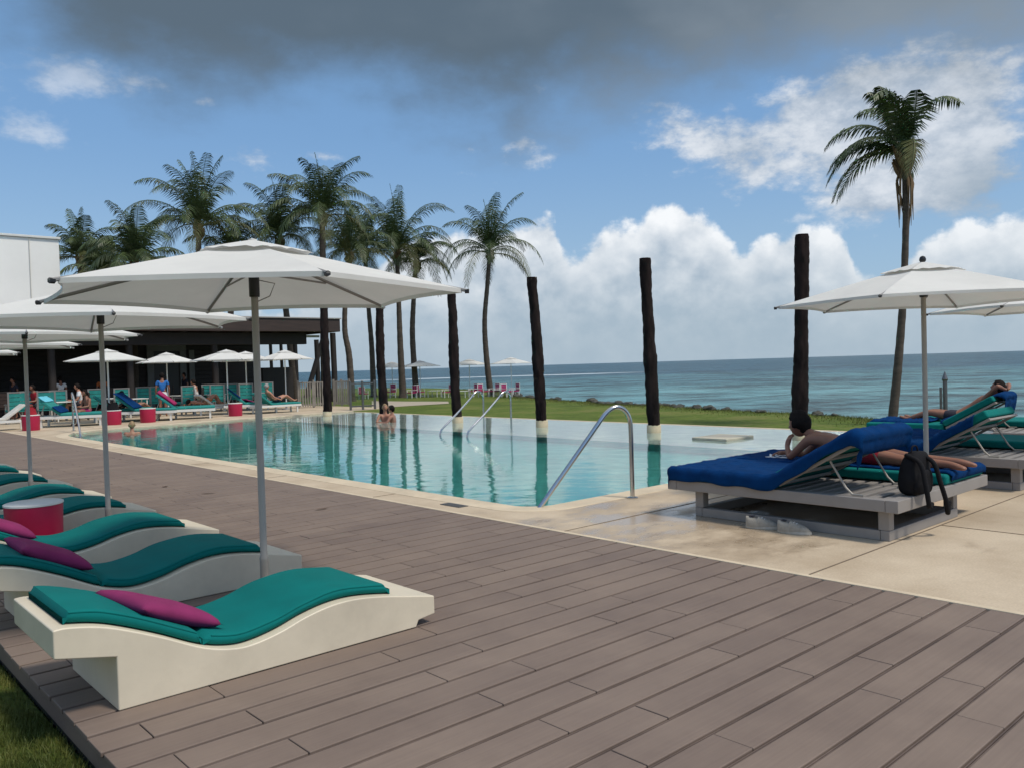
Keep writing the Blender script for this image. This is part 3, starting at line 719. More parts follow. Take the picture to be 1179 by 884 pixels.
plab = ['dark wooden post standing in front of the bar roof end', 'dark wooden post just right of the bar, two bathers at its foot', 'dark wooden post between the two pairs of far umbrellas, at the umbrella tip',
        'dark wooden post right of the curved pool rails, without leaning', 'dark wooden post in the middle of the sea view, between two posts', 'tallest looking dark post, right one, behind the lying person head']
pxs = [(377, 480, 374, 345), (442, 482, 437, 350), (527, 486, 519, 337), (624, 490, 612, 318), (753, 498, 742, 298), (922, 508, 921, 273)]
for i, (x, y, tx, ty) in enumerate(pxs):
    q = gp(x, y, -0.05)
    f = 15.5/q.x; base = Vector((15.5, 0, -0.05))
    # keep the row straight along x = 15.5
    d = (q-CAM); tt = (15.5-CAM.x)/d.x; base = Vector((15.5, CAM.y+d.y*tt, -0.05))
    D = (base-CAM).dot(F0)
    hh = D/FPX*(y-ty)
    # natural screen lean of a vertical is 0.0297 px per px; rest is a real lean
    leanpx = (x-tx) - 0.0297*(y-ty); lean = -HR*(leanpx*D/FPX)
    po = make_post(hh, i+1, (lean.x, lean.y)); po.location = base; po['label'] = plab[i]
sl = MB().box(0, 1.0, 0, 0.85, 0, 0.10).build('stone_slab', 'stone_slab', bevel=0.012); sl.location = (14.45, 9.62, -0.10)
MB().box(0.15, 0.85, 0.12, 0.73, -0.12, 0.0).build('plinth', 'stone_slab', sl)
tag(sl, 'flat pale stone slab standing in the shallow pool water', 'stone slab')

# ------------------------------------------------------------------ hand rails
def rail(name, pts, rad, label, parts=True, rz=None, group=None):
    t = thing(name, label, 'handrail', (0, 0, 0), group=group)
    MB().tube(catmull(pts, 8), rad, 14).build('tube', 'steel', t)
    return t
b0 = Vector((7.61, 6.38, 0)); e0 = Vector((6.47, 6.78, -0.05)); dr_ = e0-b0
def along(f, z): return (b0.x+dr_.x*f, b0.y+dr_.y*f, z)
t = thing('pool_handrail', 'nearest curved steel handrail beside the blue daybed, reaching into the pool corner', 'handrail', group='curved steel pool handrails')
pts = [along(0, 0), along(0, 0.4), along(0, 0.80), along(0.015, 0.95), along(0.07, 1.05), along(0.16, 1.085), along(0.26, 1.03), along(0.36, 0.90), along(0.6, 0.56), along(1.0, 0.0), along(1.3, -0.42)]
MB().tube(catmull(pts, 8), 0.027, 16).build('tube', 'steel', t)
MB().lathe([(0.065, 0.001), (0.065, 0.012), (0.035, 0.02)], c=tuple(b0), n=24).build('flange', 'steel', t)
for (vx, lb) in [(16.35, 'left one of the pair of curved steel rails in the pool, far side'), (15.05, 'right one of the pair of curved steel rails in the pool')]:
    pass
def far_rail(px, lab_):
    d = gp(px, 500, -0.05)-CAM; tt = (13.9-CAM.x)/d.x; bx = Vector((13.9, d.y*tt, 0))
    t = thing('pool_handrail', lab_, 'handrail', (bx.x, bx.y, -0.17), group='curved steel pool handrails')
    P = [(0, 0, 0), (0, 0, 0.7), (0, 0, 0.95), (-0.04, 0, 1.07), (-0.14, 0, 1.14), (-0.28, 0, 1.10), (-0.42, 0, 0.98), (-0.9, 0, 0.60), (-1.30, 0, 0.31), (-1.40, 0, 0.20), (-1.43, 0, -0.0), (-1.43, 0, -0.8)]
    sc_ = 1.0
    MB().tube(catmull(P, 8), 0.024, 12).build('tube', 'steel', t)
    MB().lathe([(0.06, 0.0), (0.06, 0.012), (0.03, 0.02)], n=20).build('flange', 'steel', t)
far_rail(557.5, 'left one of the two parallel curved steel rails in mid pool')
far_rail(589, 'right one of the two parallel curved steel rails in mid pool')
t = thing('pool_handrail', 'steel handrail at the far left nose of the pool, before the daybeds', 'handrail', group='curved steel pool handrails')
a = Vector((7.15, 28.3, 0)); b = Vector((6.75, 25.9, 0))
P = [(a.x, a.y, 0), (a.x, a.y, 0.9), (a.x-0.03, a.y-0.1, 1.12), (a.x-0.08, a.y-0.35, 1.15), (a.lerp(b, 0.4).x, a.lerp(b, 0.4).y, 0.75), (a.lerp(b, 0.85).x, b.y+.36, 0.0), (b.x, b.y, -0.5)]
MB().tube(catmull(P, 6), 0.03, 10).build('tube', 'steel', t); MB().lathe([(0.07, 0), (0.07, 0.012), (0.03, 0.02)], c=tuple(a), n=16).build('flange', 'steel', t)

# ------------------------------------------------------------------ double daybeds
def tilted(v0, z0, v1, z1, th, x0, x1, mbx, off=0.0):
    d = Vector((0, v1-v0, z1-z0)); ln = d.length; d.normalize(); nrm = Vector((0, -d.z, d.y)) if d.y < 0 else Vector((0, -d.z, d.y))
    if nrm.z < 0: nrm = -nrm
    P = []
    for s_, tt in ((0, off), (ln, off), (ln, off+th), (0, off+th)):
        q = Vector((0, v0, z0)) + d*s_ + nrm*tt; P.append((q.y, q.z))
    return mbx.prism(P, 'x', x0, x1)
def make_daybed():
    """local origin at the near right base corner; x across the pair, y towards the head of the pool"""
    t = thing('double_daybed', 'x', 'daybed', group='grey framed double daybeds')
    f = MB()
    X1, Y1 = 1.52, 2.0
    f.box(0, X1, 0, 0.08, 0, 0.09); f.box(0, X1, Y1-0.08, Y1, 0, 0.09); f.box(0, 0.08, 0.083, Y1-0.083, 0, 0.088); f.box(X1-0.08, X1, 0.083, Y1-0.083, 0, 0.088)
    f.build('base_frame', 'bed_frame', t, bevel=0.006)
    for (x, y) in ((0, 0), (X1-0.1, 0), (0, Y1-0.1), (X1-0.1, Y1-0.1)): MB().box(x+0.002, x+0.098, y+0.002, y+0.098, 0.091, 0.262).build('leg', 'bed_frame', t, bevel=0.005)
    x0, x1, y0, y1 = -0.10, 1.98, -0.12, 2.27
    g = MB(); g.box(x0, x1, y0, y0+0.11, 0.264, 0.372).box(x0, x1, y1-0.11, y1, 0.264, 0.372).box(x0, x0+0.11, y0+0.112, y1-0.112, 0.266, 0.370).box(x1-0.11, x1, y0+0.112, y1-0.112, 0.266, 0.370)
    g.build('top_frame', 'bed_frame', t, bevel=0.006)
    s_ = MB()
    for k in range(17):
        yy = y0+0.125+k*0.13; s_.box(x0+0.111, x1-0.111, yy, yy+0.075, 0.335, 0.36)
    s_.build('slats', 'bed_frame', t, bevel=0.003)
    MB().box(x0+0.112, x1-0.112, y0+0.112, y1-0.112, 0.300, 0.332).build('platform', 'dark_wood', t)
    # near mattress, flat part
    MB().box(-0.09, 0.86, 1.02, 2.24, 0.374, 0.474).build('mattress', 'teal', t, bevel=0.03, seg=4)
    # raised backrest: frame rails, cushion, props
    fr = MB(); tilted(0.98, 0.40, 0.27, 0.81, 0.03, -0.09, -0.06, fr); tilted(0.98, 0.40, 0.27, 0.81, 0.03, 0.83, 0.86, fr)
    for k in range(4):
        a = 0.02+k*0.31; tilted(0.98-0.71*a, 0.40+0.41*a, 0.98-0.71*(a+0.05), 0.40+0.41*(a+0.05), 0.025, -0.058, 0.828, fr)
    bf = fr.build('backrest_frame', 'bed_frame', t, bevel=0.003)
    for x in (-0.04, 0.80):
        MB().tube([(x, 0.50, 0.665), (x, 0.36, 0.44), (x, 0.30, 0.385), (x, 0.2, 0.385)], 0.010, 8).build('prop', 'aluminium', bf)
    cb = MB(); tilted(0.985, 0.40, 0.27, 0.815, 0.10, -0.09, 0.86, cb, off=0.034); cb.build('back_cushion', 'teal', t, bevel=0.03, seg=4)
    MB().box(0.98, 1.93, -0.10, 2.24, 0.374, 0.474).build('mattress', 'teal', t, bevel=0.03, seg=4)
    return t
db = make_daybed(); db.location = (7.14, 3.15, 0); db['label'] = 'nearest grey double daybed, one side flat, under a person lying face down'
db2 = dup(db, (10.66, 3.2, 0), 0, 'second grey double daybed, raised back with blue and teal, cut by the right photo edge')
db3 = dup(db, (14.1, 4.25, 0), R(4), 'farthest daybed on the right, raised back with a person resting behind it')

def cloth_strip(name, path, x0, x1, drop0, drop1, label, mat='blue_towel', nseg=70, seed=1, group=None, thick=0.008, wav=0.012):
    """towel following a path of (y, z) points; its edges x0/x1 hang down by drop0/drop1 metres"""
    P = catmull(path, 10)
    ln = [0]
    for a, b in zip(P[:-1], P[1:]): ln.append(ln[-1]+math.hypot(b[0]-a[0], b[1]-a[1]))
    def at(s_):
        t_ = s_*ln[-1]
        for i in range(len(P)-1):
            if ln[i+1] >= t_-1e-9:
                f = (t_-ln[i])/max(1e-9, ln[i+1]-ln[i]); f = min(1, max(0, f))
                y = P[i][0]+(P[i+1][0]-P[i][0])*f; z = P[i][1]+(P[i+1][1]-P[i][1])*f
                dy = P[i+1][0]-P[i][0]; dz = P[i+1][1]-P[i][1]; l_ = math.hypot(dy, dz) or 1
                return y, z, -dz/l_, dy/l_
        return P[-1][0], P[-1][1], 0, 1
    width = x1-x0; tot = drop0+width+drop1
    def fn(a, b):
        y, z, ny, nz = at(a)
        if nz < 0 and abs(ny) < 0.9: ny, nz = -ny, -nz
        if nz < -0.2: ny, nz = -ny, -nz
        ragged = 1+0.35*mnoise.noise(Vector((a*7, seed, 0)))
        s_ = b*tot - drop0
        w_ = wav*mnoise.noise(Vector((a*9+seed, s_*4, 0))) + wav*0.7*mnoise.noise(Vector((a*26, s_*11+seed, 3))) + wav*0.8*max(0, 0.25-abs(mnoise.noise(Vector((a*6+s_*3, s_*5-a*4, seed)))))*2
        if s_ < 0:
            k = -s_*ragged; r_ = 0.035; 
            x = x0 - min(k, r_)*0.7 - 0.012*math.sin(a*40+seed)*min(1, k/0.1); zz = -max(0, k-0.012)
            return (x, y+ny*(0.006), z+zz+w_*0.4)
        if s_ > width:
            k = (s_-width)*ragged
            x = x1 + min(k, 0.035)*0.7 + 0.012*math.sin(a*37+seed)*min(1, k/0.1)
            return (x, y+ny*0.006, z-max(0, k-0.012)+w_*0.4)
        lift = 0.008+abs(w_)
        return (x0+s_, y+ny*lift, z+nz*lift)
    mb = MB().grid(fn, nseg, 44)
    o_ = mb.build(name, mat, angle=180)
    sm_ = o_.modifiers.new('s', 'SOLIDIFY'); sm_.thickness = thick; sm_.offset = 1
    tag(o_, label, 'towel', group)
    return o_
# blue towel over the near mattress and its backrest (world coords relative to bed)
TG = 'blue towels spread on daybeds'
def bedpath(flat0, top_extra, by, bx):
    pass
o = cloth_strip('towel', [(2.25, 0.40), (2.245, 0.47), (2.16, 0.484), (1.6, 0.482), (1.15, 0.484), (1.02, 0.50), (0.80, 0.64), (0.50, 0.81), (0.32, 0.92), (0.25, 0.945), (0.17, 0.90), (0.18, 0.80), (0.215, 0.73)], -0.10, 0.875, 0.13, 0.05, 'large royal blue towel covering the near mattress and raised back of the nearest daybed', seed=3, group=TG, wav=0.016)
o.location = (7.14, 3.15, 0)
o = cloth_strip('towel', [(1.6, 0.482), (1.0, 0.482), (0.4, 0.482), (0.0, 0.484), (-0.09, 0.478), (-0.118, 0.45), (-0.12, 0.41)], 1.08, 1.90, 0.02, 0.06, 'royal blue towel under the feet of the person lying face down', seed=8, group=TG, wav=0.014)
o.location = (7.14, 3.15, 0)
o = cloth_strip('towel', [(2.26, 0.40), (2.25, 0.47), (2.16, 0.484), (1.8, 0.482), (1.4, 0.482), (1.0, 0.482), (0.86, 0.482)], 0.965, 1.94, 0.02, 0.10, 'royal blue towel under the arms of the person lying face down', seed=13, group=TG, wav=0.014)
o.location = (7.14, 3.15, 0)
o = cloth_strip('towel', [(1.95, 0.482), (1.5, 0.484), (1.15, 0.484), (1.02, 0.50), (0.80, 0.64), (0.60, 0.755), (0.50, 0.81), (0.44, 0.85)], -0.10, 0.86, 0.12, 0.03, 'dark blue towel slung over the raised back of the second daybed', seed=5, group=TG, wav=0.03)
o.location = (10.66, 3.2, 0)
o = cloth_strip('towel', [(1.1, 0.50), (0.80, 0.64), (0.50, 0.81), (0.32, 0.92), (0.25, 0.945), (0.17, 0.90), (0.18, 0.76), (0.22, 0.62)], 0.05, 0.66, 0.05, 0.03, 'dark blue towel hanging over the farthest daybed back on the right', seed=6, group=TG, wav=0.02)
o.location = (14.1, 4.25, 0); o.rotation_euler = (0, 0, R(4))
for bx, by, x0_, x1_, ln_, sd_, l_ in ((10.66, 3.2, 0.98, 1.9, 1.2, 21, 'dark blue towel crumpled on the flat far half of the second daybed'), (14.1, 4.25, -0.05, 0.8, 1.3, 22, 'dark blue towel on the flat part of the farthest daybed')):
    o = cloth_strip('towel', [(2.25, 0.44), (2.2, 0.482), (2.0, 0.484), (1.6, 0.482), (ln_, 0.484)], x0_, x1_, 0.08, 0.02, l_, seed=sd_, group=TG, wav=0.03)
    o.location = (bx, by, 0)
# red drum tables by the daybeds
for (x, y, l_) in [(9.42, 3.95, 'red drum table behind the nearest daybed, seen under its frame'), (9.95, 4.6, 'red drum table between the first two daybeds, beyond the umbrella pole'), (13.0, 4.5, 'red drum table under the second daybed back')]:
    dup(dr, (x, y, 0), 0, l_)

# ------------------------------------------------------------------ people
def skin_mesh(verts, edges, rad, sub=2):
    """verts: positions, rad: (rx, ry) per vertex; vertex 0 is the root"""
    me = bpy.data.meshes.new('tmp'); me.from_pydata([tuple(v) for v in verts], edges, [])
    ob = bpy.data.objects.new('tmp', me); C.objects.link(ob)
    md = ob.modifiers.new('k', 'SKIN'); md.use_smooth_shade = True
    for i, r_ in enumerate(rad):
        sv = me.skin_vertices[0].data[i]; sv.radius = (r_, r_) if not hasattr(r_, '__len__') else r_; sv.use_root = (i == 0)
    sb = ob.modifiers.new('s', 'SUBSURF'); sb.levels = sub; sb.render_levels = sub
    dg = bpy.context.evaluated_depsgraph_get(); dg.update()
    m2 = bpy.data.meshes.new_from_object(ob.evaluated_get(dg), depsgraph=dg)
    out_ = ([v.co.copy() for v in m2.vertices], [tuple(p.vertices) for p in m2.polygons])
    bpy.data.objects.remove(ob); bpy.data.meshes.remove(me); bpy.data.meshes.remove(m2)
    return out_
def head_geo(c, f, up, s_=1.0, eyes=True):
    """egg-shaped head with brow, nose, chin and ears; f = facing direction"""
    f = Vector(f).normalized(); up = Vector(up); up = (up - f*up.dot(f)).normalized(); sd = up.cross(f)
    V = []; n1, n2 = 20, 24
    for i in range(n1+1):
        th = PI*i/n1
        for j in range(n2):
            ph = 2*PI*j/n2
            x, y, z = math.sin(th)*math.cos(ph), math.sin(th)*math.sin(ph), math.cos(th)
            X, Y, Z = x*0.094, y*0.074, z*0.115
            if z < 0:
                k = -z; Y *= 1-0.34*k; X *= 1-0.18*k if x < 0 else 1-0.06*k
                if x > 0: X += 0.006*k
            if x > 0.5:
                az = math.exp(-(y/0.13)**2)
                X += 0.022*az*math.exp(-((z+0.18)/0.14)**2)      # nose
                X += 0.006*math.exp(-(y/0.35)**2)*math.exp(-((z+0.52)/0.09)**2)  # lips
                X -= 0.010*(math.exp(-((y-0.36)/0.16)**2)+math.exp(-((y+0.36)/0.16)**2))*math.exp(-((z-0.03)/0.11)**2)
                X += 0.005*math.exp(-((z-0.22)/0.1)**2)
            if abs(y) > 0.9 and abs(x) < 0.35: Y += 0.012*(1 if y > 0 else -1)*math.exp(-((z+0.02)/0.2)**2)
            V.append(Vector(c)+(f*X+sd*Y+up*Z)*s_)
    Fc = [(i*n2+j, i*n2+(j+1) % n2, (i+1)*n2+(j+1) % n2, (i+1)*n2+j) for i in range(n1) for j in range(n2)]
    return V, Fc, f, sd, up
def hair_geo(c, f, up, s_=1.0, long_=0.0):
    V, Fc, f, sd, up = head_geo(c, f, up, s_, False)
    V2 = []; keep = []
    for v in V:
        d = (v-Vector(c)); a, b, z = d.dot(f)/s_, d.dot(sd)/s_, d.dot(up)/s_
        thick = 0.012+0.016*abs(mnoise.noise(d*45))+0.008*mnoise.noise(d*15)
        k = 0.0
        line = 0.045 if a > 0.03 else (-0.03 if a > -0.02 else -0.075)
        ok = z > line + (0.03 if a > 0.06 else 0)
        V2.append(v + d.normalized()*thick*s_ if ok else v - d.normalized()*0.006*s_)
        keep.append(ok)
    F2 = [q for q in Fc if any(keep[i] for i in q)]
    return V2, F2
def person(label, loc, rz, J, skin='skin', hair='hair_dark', wear=(), group=None, s=1.0, fingers=False, facing=(1, 0, 0), hup=(0, 0, 1), hat=None, category='person'):
    """J: joint dictionary in local space (x ahead)"""
    t = thing('person', label, category, loc, rz, group)
    t.scale = (s, s, s)
    names = ['pel', 'belly', 'chest', 'neck', 'hd']
    V = []; E = []; Rd = []; idx = {}
    def add(n_, p, r_, par=None):
        idx[n_] = len(V); V.append(Vector(p)); Rd.append(r_)
        if par is not None: E.append((idx[par], idx[n_]))
    add('pel', J['pel'], (0.125, 0.105))
    bl = Vector(J['pel']).lerp(Vector(J['chest']), 0.5) + Vector(J.get('bellyoff', (0, 0, 0)))
    add('belly', bl, (0.115, 0.095), 'pel')
    add('chest', J['chest'], (0.135, 0.105), 'belly')
    add('neck', J['neck'], 0.056, 'chest')
    add('hd', Vector(J['neck']).lerp(Vector(J['head']), 0.6), 0.052, 'neck')
    for sd in ('l', 'r'):
        sh_, el, wr, ha = (Vector(J[k+sd]) for k in ('sh', 'el', 'wr', 'ha'))
        add('sh'+sd, sh_, 0.056, 'chest'); add('ua'+sd, sh_.lerp(el, 0.4), 0.047, 'sh'+sd); add('el'+sd, el, 0.037, 'ua'+sd); add('fa'+sd, el.lerp(wr, 0.35), 0.037, 'el'+sd)
        add('wr'+sd, wr, 0.025, 'fa'+sd); hd_ = (ha-wr); pm = wr+hd_*0.5; add('pa'+sd, pm, (0.036, 0.02), 'wr'+sd)
        if fingers:
            dn = hd_.normalized(); sdv = dn.cross(Vector((0, 0, 1)));
            if sdv.length < 0.2: sdv = Vector((0, 1, 0))
            sdv.normalize(); cur = dn.cross(sdv).normalized()
            for q, (o_, l_) in enumerate(((-0.027, 0.05), (-0.009, 0.062), (0.009, 0.058), (0.027, 0.045))):
                b_ = pm+dn*0.03+sdv*o_; add('f%d%s' % (q, sd), b_, 0.0095, 'pa'+sd); add('g%d%s' % (q, sd), b_+dn*l_*0.5+cur*0.006, 0.0085, 'f%d%s' % (q, sd)); add('h%d%s' % (q, sd), b_+dn*l_*0.85+cur*0.028, 0.007, 'g%d%s' % (q, sd))
            tb = pm-dn*0.01-sdv*0.03; add('t0'+sd, tb, 0.011, 'pa'+sd); add('t1'+sd, tb+dn*0.03-sdv*0.02+cur*0.012, 0.009, 't0'+sd)
        else:
            add('fi'+sd, ha, (0.03, 0.014), 'pa'+sd)
        hp, kn, an, to = (Vector(J[k+sd]) for k in ('hp', 'kn', 'an', 'to'))
        add('hp'+sd, hp, 0.088, 'pel'); add('th'+sd, hp.lerp(kn, 0.4), 0.078, 'hp'+sd); add('kn'+sd, kn, 0.055, 'th'+sd); add('ca'+sd, kn.lerp(an, 0.3), 0.055, 'kn'+sd)
        add('an'+sd, an, 0.036, 'ca'+sd); add('he'+sd, an+(to-an)*0.3, 0.036, 'an'+sd); add('to'+sd, to, (0.035, 0.018), 'he'+sd)
    bv, bf = skin_mesh(V, E, Rd)
    mb = MB(); mb.add(bv, bf)
    hv, hf, f_, sd_, up_ = head_geo(J['head'], facing, hup, 1.12 if fingers else 1.0)
    mb.add(hv, hf)
    body = mb.build('body', skin, t, angle=180)
    if hat: hair = hat
    V2, F2 = hair_geo(J['head'], facing, hup, 1.16 if fingers else 1.0)
    MB().add(V2, F2).build('hair' if not hat else 'cap', hair, t, angle=180)
    for q in (-1, 1):
        e_ = Vector(J['head'])+f_*0.082+sd_*0.03*q+up_*0.006
        if fingers: MB().lathe([(0.002, -0.008), (0.009, -0.003), (0.009, 0.003), (0.002, 0.008)], c=tuple(e_), n=10).build('eye', 'eye', t)
    for (kind, mat_) in wear:
        if kind == 'shorts':
            vs = [V[idx['pel']]]; es = []; rd = [(0.140, 0.118)]
            wv = Vector(J['pel']).lerp(bl, 0.45); vs.append(wv); es.append((0, 1)); rd.append((0.128, 0.108))
            for sd in ('l', 'r'):
                h_ = Vector(J['hp'+sd]); k_ = Vector(J['kn'+sd]); n0 = len(vs)
                vs += [h_, h_.lerp(k_, 0.5)]; es += [(0, n0), (n0, n0+1)]; rd += [0.102, 0.094]
        elif kind == 'shirt':
            vs = [V[idx['pel']]+(bl-V[idx['pel']])*0.1, bl, Vector(J['chest']), Vector(J['chest']).lerp(Vector(J['neck']), 0.6)]; es = [(0, 1), (1, 2), (2, 3)]; rd = [(0.140, 0.12), (0.132, 0.112), (0.152, 0.122), 0.075]
            for sd in ('l', 'r'):
                h_ = Vector(J['sh'+sd]); k_ = Vector(J['el'+sd]); n0 = len(vs)
                vs += [h_, h_.lerp(k_, 0.6)]; es += [(2, n0), (n0, n0+1)]; rd += [0.072, 0.062]
        elif kind == 'band':
            a = Vector(J['chest'])+(bl-Vector(J['chest']))*0.05; b = Vector(J['chest'])+(bl-Vector(J['chest']))*0.45; vs = [a, b]; es = [(0, 1)]; rd = [(0.145, 0.115), (0.135, 0.108)]
        v_, f__ = skin_mesh(vs, es, rd); MB().add(v_, f__).build({'shorts': 'shorts', 'shirt': 'shirt', 'band': 'bikini_top'}[kind], mat_, t, angle=180)
    return t
def mir(d):
    J = {}
    for k, v in d.items():
        if k.endswith('*'):
            J[k[:-1]+'l'] = (v[0], abs(v[1]), v[2]); J[k[:-1]+'r'] = (v[0], -abs(v[1]), v[2])
        else: J[k] = v
    return J
stand = mir({'pel': (0, 0, 0.95), 'chest': (0, 0, 1.28), 'neck': (0.01, 0, 1.47), 'head': (0.03, 0, 1.62), 'sh*': (0, 0.175, 1.40), 'el*': (-0.02, 0.24, 1.12), 'wr*': (0.06, 0.24, 0.88), 'ha*': (0.09, 0.235, 0.74),
             'hp*': (0, 0.09, 0.90), 'kn*': (0.02, 0.10, 0.50), 'an*': (-0.02, 0.11, 0.09), 'to*': (0.15, 0.13, 0.03)})
prone = mir({'pel': (0, 0, 0.13), 'chest': (0.40, 0, 0.21), 'neck': (0.55, 0, 0.30), 'head': (0.655, 0, 0.385), 'sh*': (0.47, 0.165, 0.25), 'el*': (0.69, 0.16, 0.045), 'wr*': (0.765, 0.065, 0.16), 'ha*': (0.745, 0.025, 0.265),
             'hp*': (-0.04, 0.085, 0.12), 'kn*': (-0.46, 0.11, 0.075), 'an*': (-0.84, 0.12, 0.07), 'to*': (-1.00, 0.15, 0.04)})
prone.update({'elr': (0.70, -0.20, 0.045), 'wrr': (0.86, -0.06, 0.07), 'har': (0.96, -0.02, 0.06)})
recline = mir({'pel': (0, 0, 0.13), 'chest': (-0.26, 0, 0.38), 'neck': (-0.36, 0, 0.54), 'head': (-0.34, 0, 0.68), 'sh*': (-0.30, 0.17, 0.45), 'el*': (-0.14, 0.26, 0.24), 'wr*': (0.10, 0.22, 0.16), 'ha*': (0.20, 0.20, 0.14),
               'hp*': (0.03, 0.09, 0.12), 'kn*': (0.44, 0.12, 0.30), 'an*': (0.78, 0.12, 0.07), 'to*': (0.92, 0.13, 0.12)})
supine = mir({'pel': (0, 0, 0.13), 'chest': (-0.38, 0, 0.15), 'neck': (-0.55, 0, 0.17), 'head': (-0.68, 0, 0.16), 'sh*': (-0.44, 0.17, 0.15), 'el*': (-0.20, 0.27, 0.10), 'wr*': (0.02, 0.18, 0.22), 'ha*': (0.10, 0.10, 0.24),
              'hp*': (0.03, 0.09, 0.12), 'kn*': (0.38, 0.12, 0.42), 'an*': (0.58, 0.12, 0.08), 'to*': (0.74, 0.13, 0.05)})
sitpose = mir({'pel': (0, 0, 0.12), 'chest': (0.05, 0, 0.45), 'neck': (0.08, 0, 0.62), 'head': (0.12, 0, 0.76), 'sh*': (0.05, 0.17, 0.54), 'el*': (0.14, 0.22, 0.28), 'wr*': (0.34, 0.16, 0.26), 'ha*': (0.44, 0.10, 0.27),
            'hp*': (0.06, 0.09, 0.10), 'kn*': (0.46, 0.11, 0.12), 'an*': (0.48, 0.12, -0.30), 'to*': (0.64, 0.13, -0.38)})
swim = dict(stand); swim.update({'ell': (0.12, 0.30, 1.18), 'wrl': (0.30, 0.14, 1.16), 'hal': (0.40, 0.05, 1.18), 'elr': (0.12, -0.30, 1.18), 'wrr': (0.30, -0.14, 1.16), 'har': (0.40, -0.05, 1.18)})

# person lying face down on the far half of the first daybed: head towards +y, feet towards -y
person('person lying face down on the nearest daybed with bare back and chin on hand', (8.42, 3.98, 0.475), R(92), prone, 'skin_tan', 'hair_dark', [('shorts', 'cloth_red')], s=1.04, fingers=True, facing=(1, 0.05, -0.1))
bk = MB(); bk.grid(lambda a, b: ((a-.5)*0.22, (b-.5)*0.26, 0.012+0.05*abs(a-.5)+0.02*mnoise.noise(Vector((a*5, b*5, 1)))), 12, 12)
bo = bk.build('tissue', 'cloth_white', angle=180); bo.location = (8.42, 4.92, 0.478); bo.rotation_euler = (0, 0, 0.3); sm_ = bo.modifiers.new('s', 'SOLIDIFY'); sm_.thickness = 0.012
tag(bo, 'crumpled white cloth on the blue towel in front of the lying person', 'cloth')
person('person resting on the farthest daybed, arms folded behind the head above the backrest', (14.72, 4.92, 0.50), R(95), dict(mir({'pel': (0.35, 0, 0.05), 'chest': (0.0, 0, 0.28), 'neck': (-0.13, 0, 0.42), 'head': (-0.20, 0, 0.52), 'sh*': (-0.06, 0.17, 0.36), 'el*': (-0.28, 0.36, 0.56), 'wr*': (-0.32, 0.15, 0.50), 'ha*': (-0.32, 0.05, 0.48),
       'hp*': (0.40, 0.09, 0.05), 'kn*': (0.80, 0.12, 0.12), 'an*': (1.15, 0.12, 0.0), 'to*': (1.28, 0.13, 0.05)})), 'skin_tan', 'hair_dark', [('shorts', 'cloth_dark')], facing=(0.9, 0, 0.3))

# backpack on the daybed corner
bp_ = thing('backpack', 'black backpack slumped on the right end of the nearest daybed, strap hanging down', 'backpack', (7.48, 3.08, 0.372), R(-12)); bp_.scale = (0.95, 0.95, 0.84)
def bag(a, b):
    th = a*2*PI; ph = (b-.5)*PI
    cx_, sx_ = math.cos(th), math.sin(th); k = math.cos(ph)
    def se(v, e): return math.copysign(abs(v)**e, v)
    x = 0.17*se(cx_, 0.7)*se(k, 0.45); y = 0.11*se(sx_, 0.7)*se(k, 0.45); z = 0.225+0.225*se(math.sin(ph), 0.75)
    x *= 1-0.22*(z/0.45)**2; y *= 1-0.25*(z/0.45)
    n_ = 0.012*mnoise.noise(Vector((x*9, y*9, z*9)))
    return (x+n_+0.06*(z/0.45)**2, y+n_, z)
MB().grid(bag, 36, 24).build('bag_body', 'black_fabric', bp_, angle=180)
def pocket(a, b):
    p = Vector(bag(a, b)); return (p.x*0.72, p.y*0.5-0.085, p.z*0.55+0.02)
MB().grid(pocket, 24, 16).build('front_pocket', 'black_fabric', bp_, angle=180)
for q, sx in enumerate((-0.08, 0.09)):
    P = catmull([(sx, 0.02, 0.42), (sx*1.1, -0.13, 0.34), (sx*1.3, -0.19, 0.12), (sx*1.5+0.04, -0.20, -0.06), (sx*1.6+0.10, -0.17, -0.20 if q else -0.10), (sx*1.5+0.16, -0.15, -0.08)], 6)
    mb = MB()
    mb.tube(P, [0.022]*len(P), 8); st = mb.build('strap', 'black_fabric', bp_, angle=180)
MB().tube(catmull([(-0.03, 0.0, 0.43), (-0.01, 0.0, 0.50), (0.05, 0.0, 0.50), (0.07, 0.0, 0.43)], 5), 0.008, 6).build('handle', 'black_fabric', bp_)
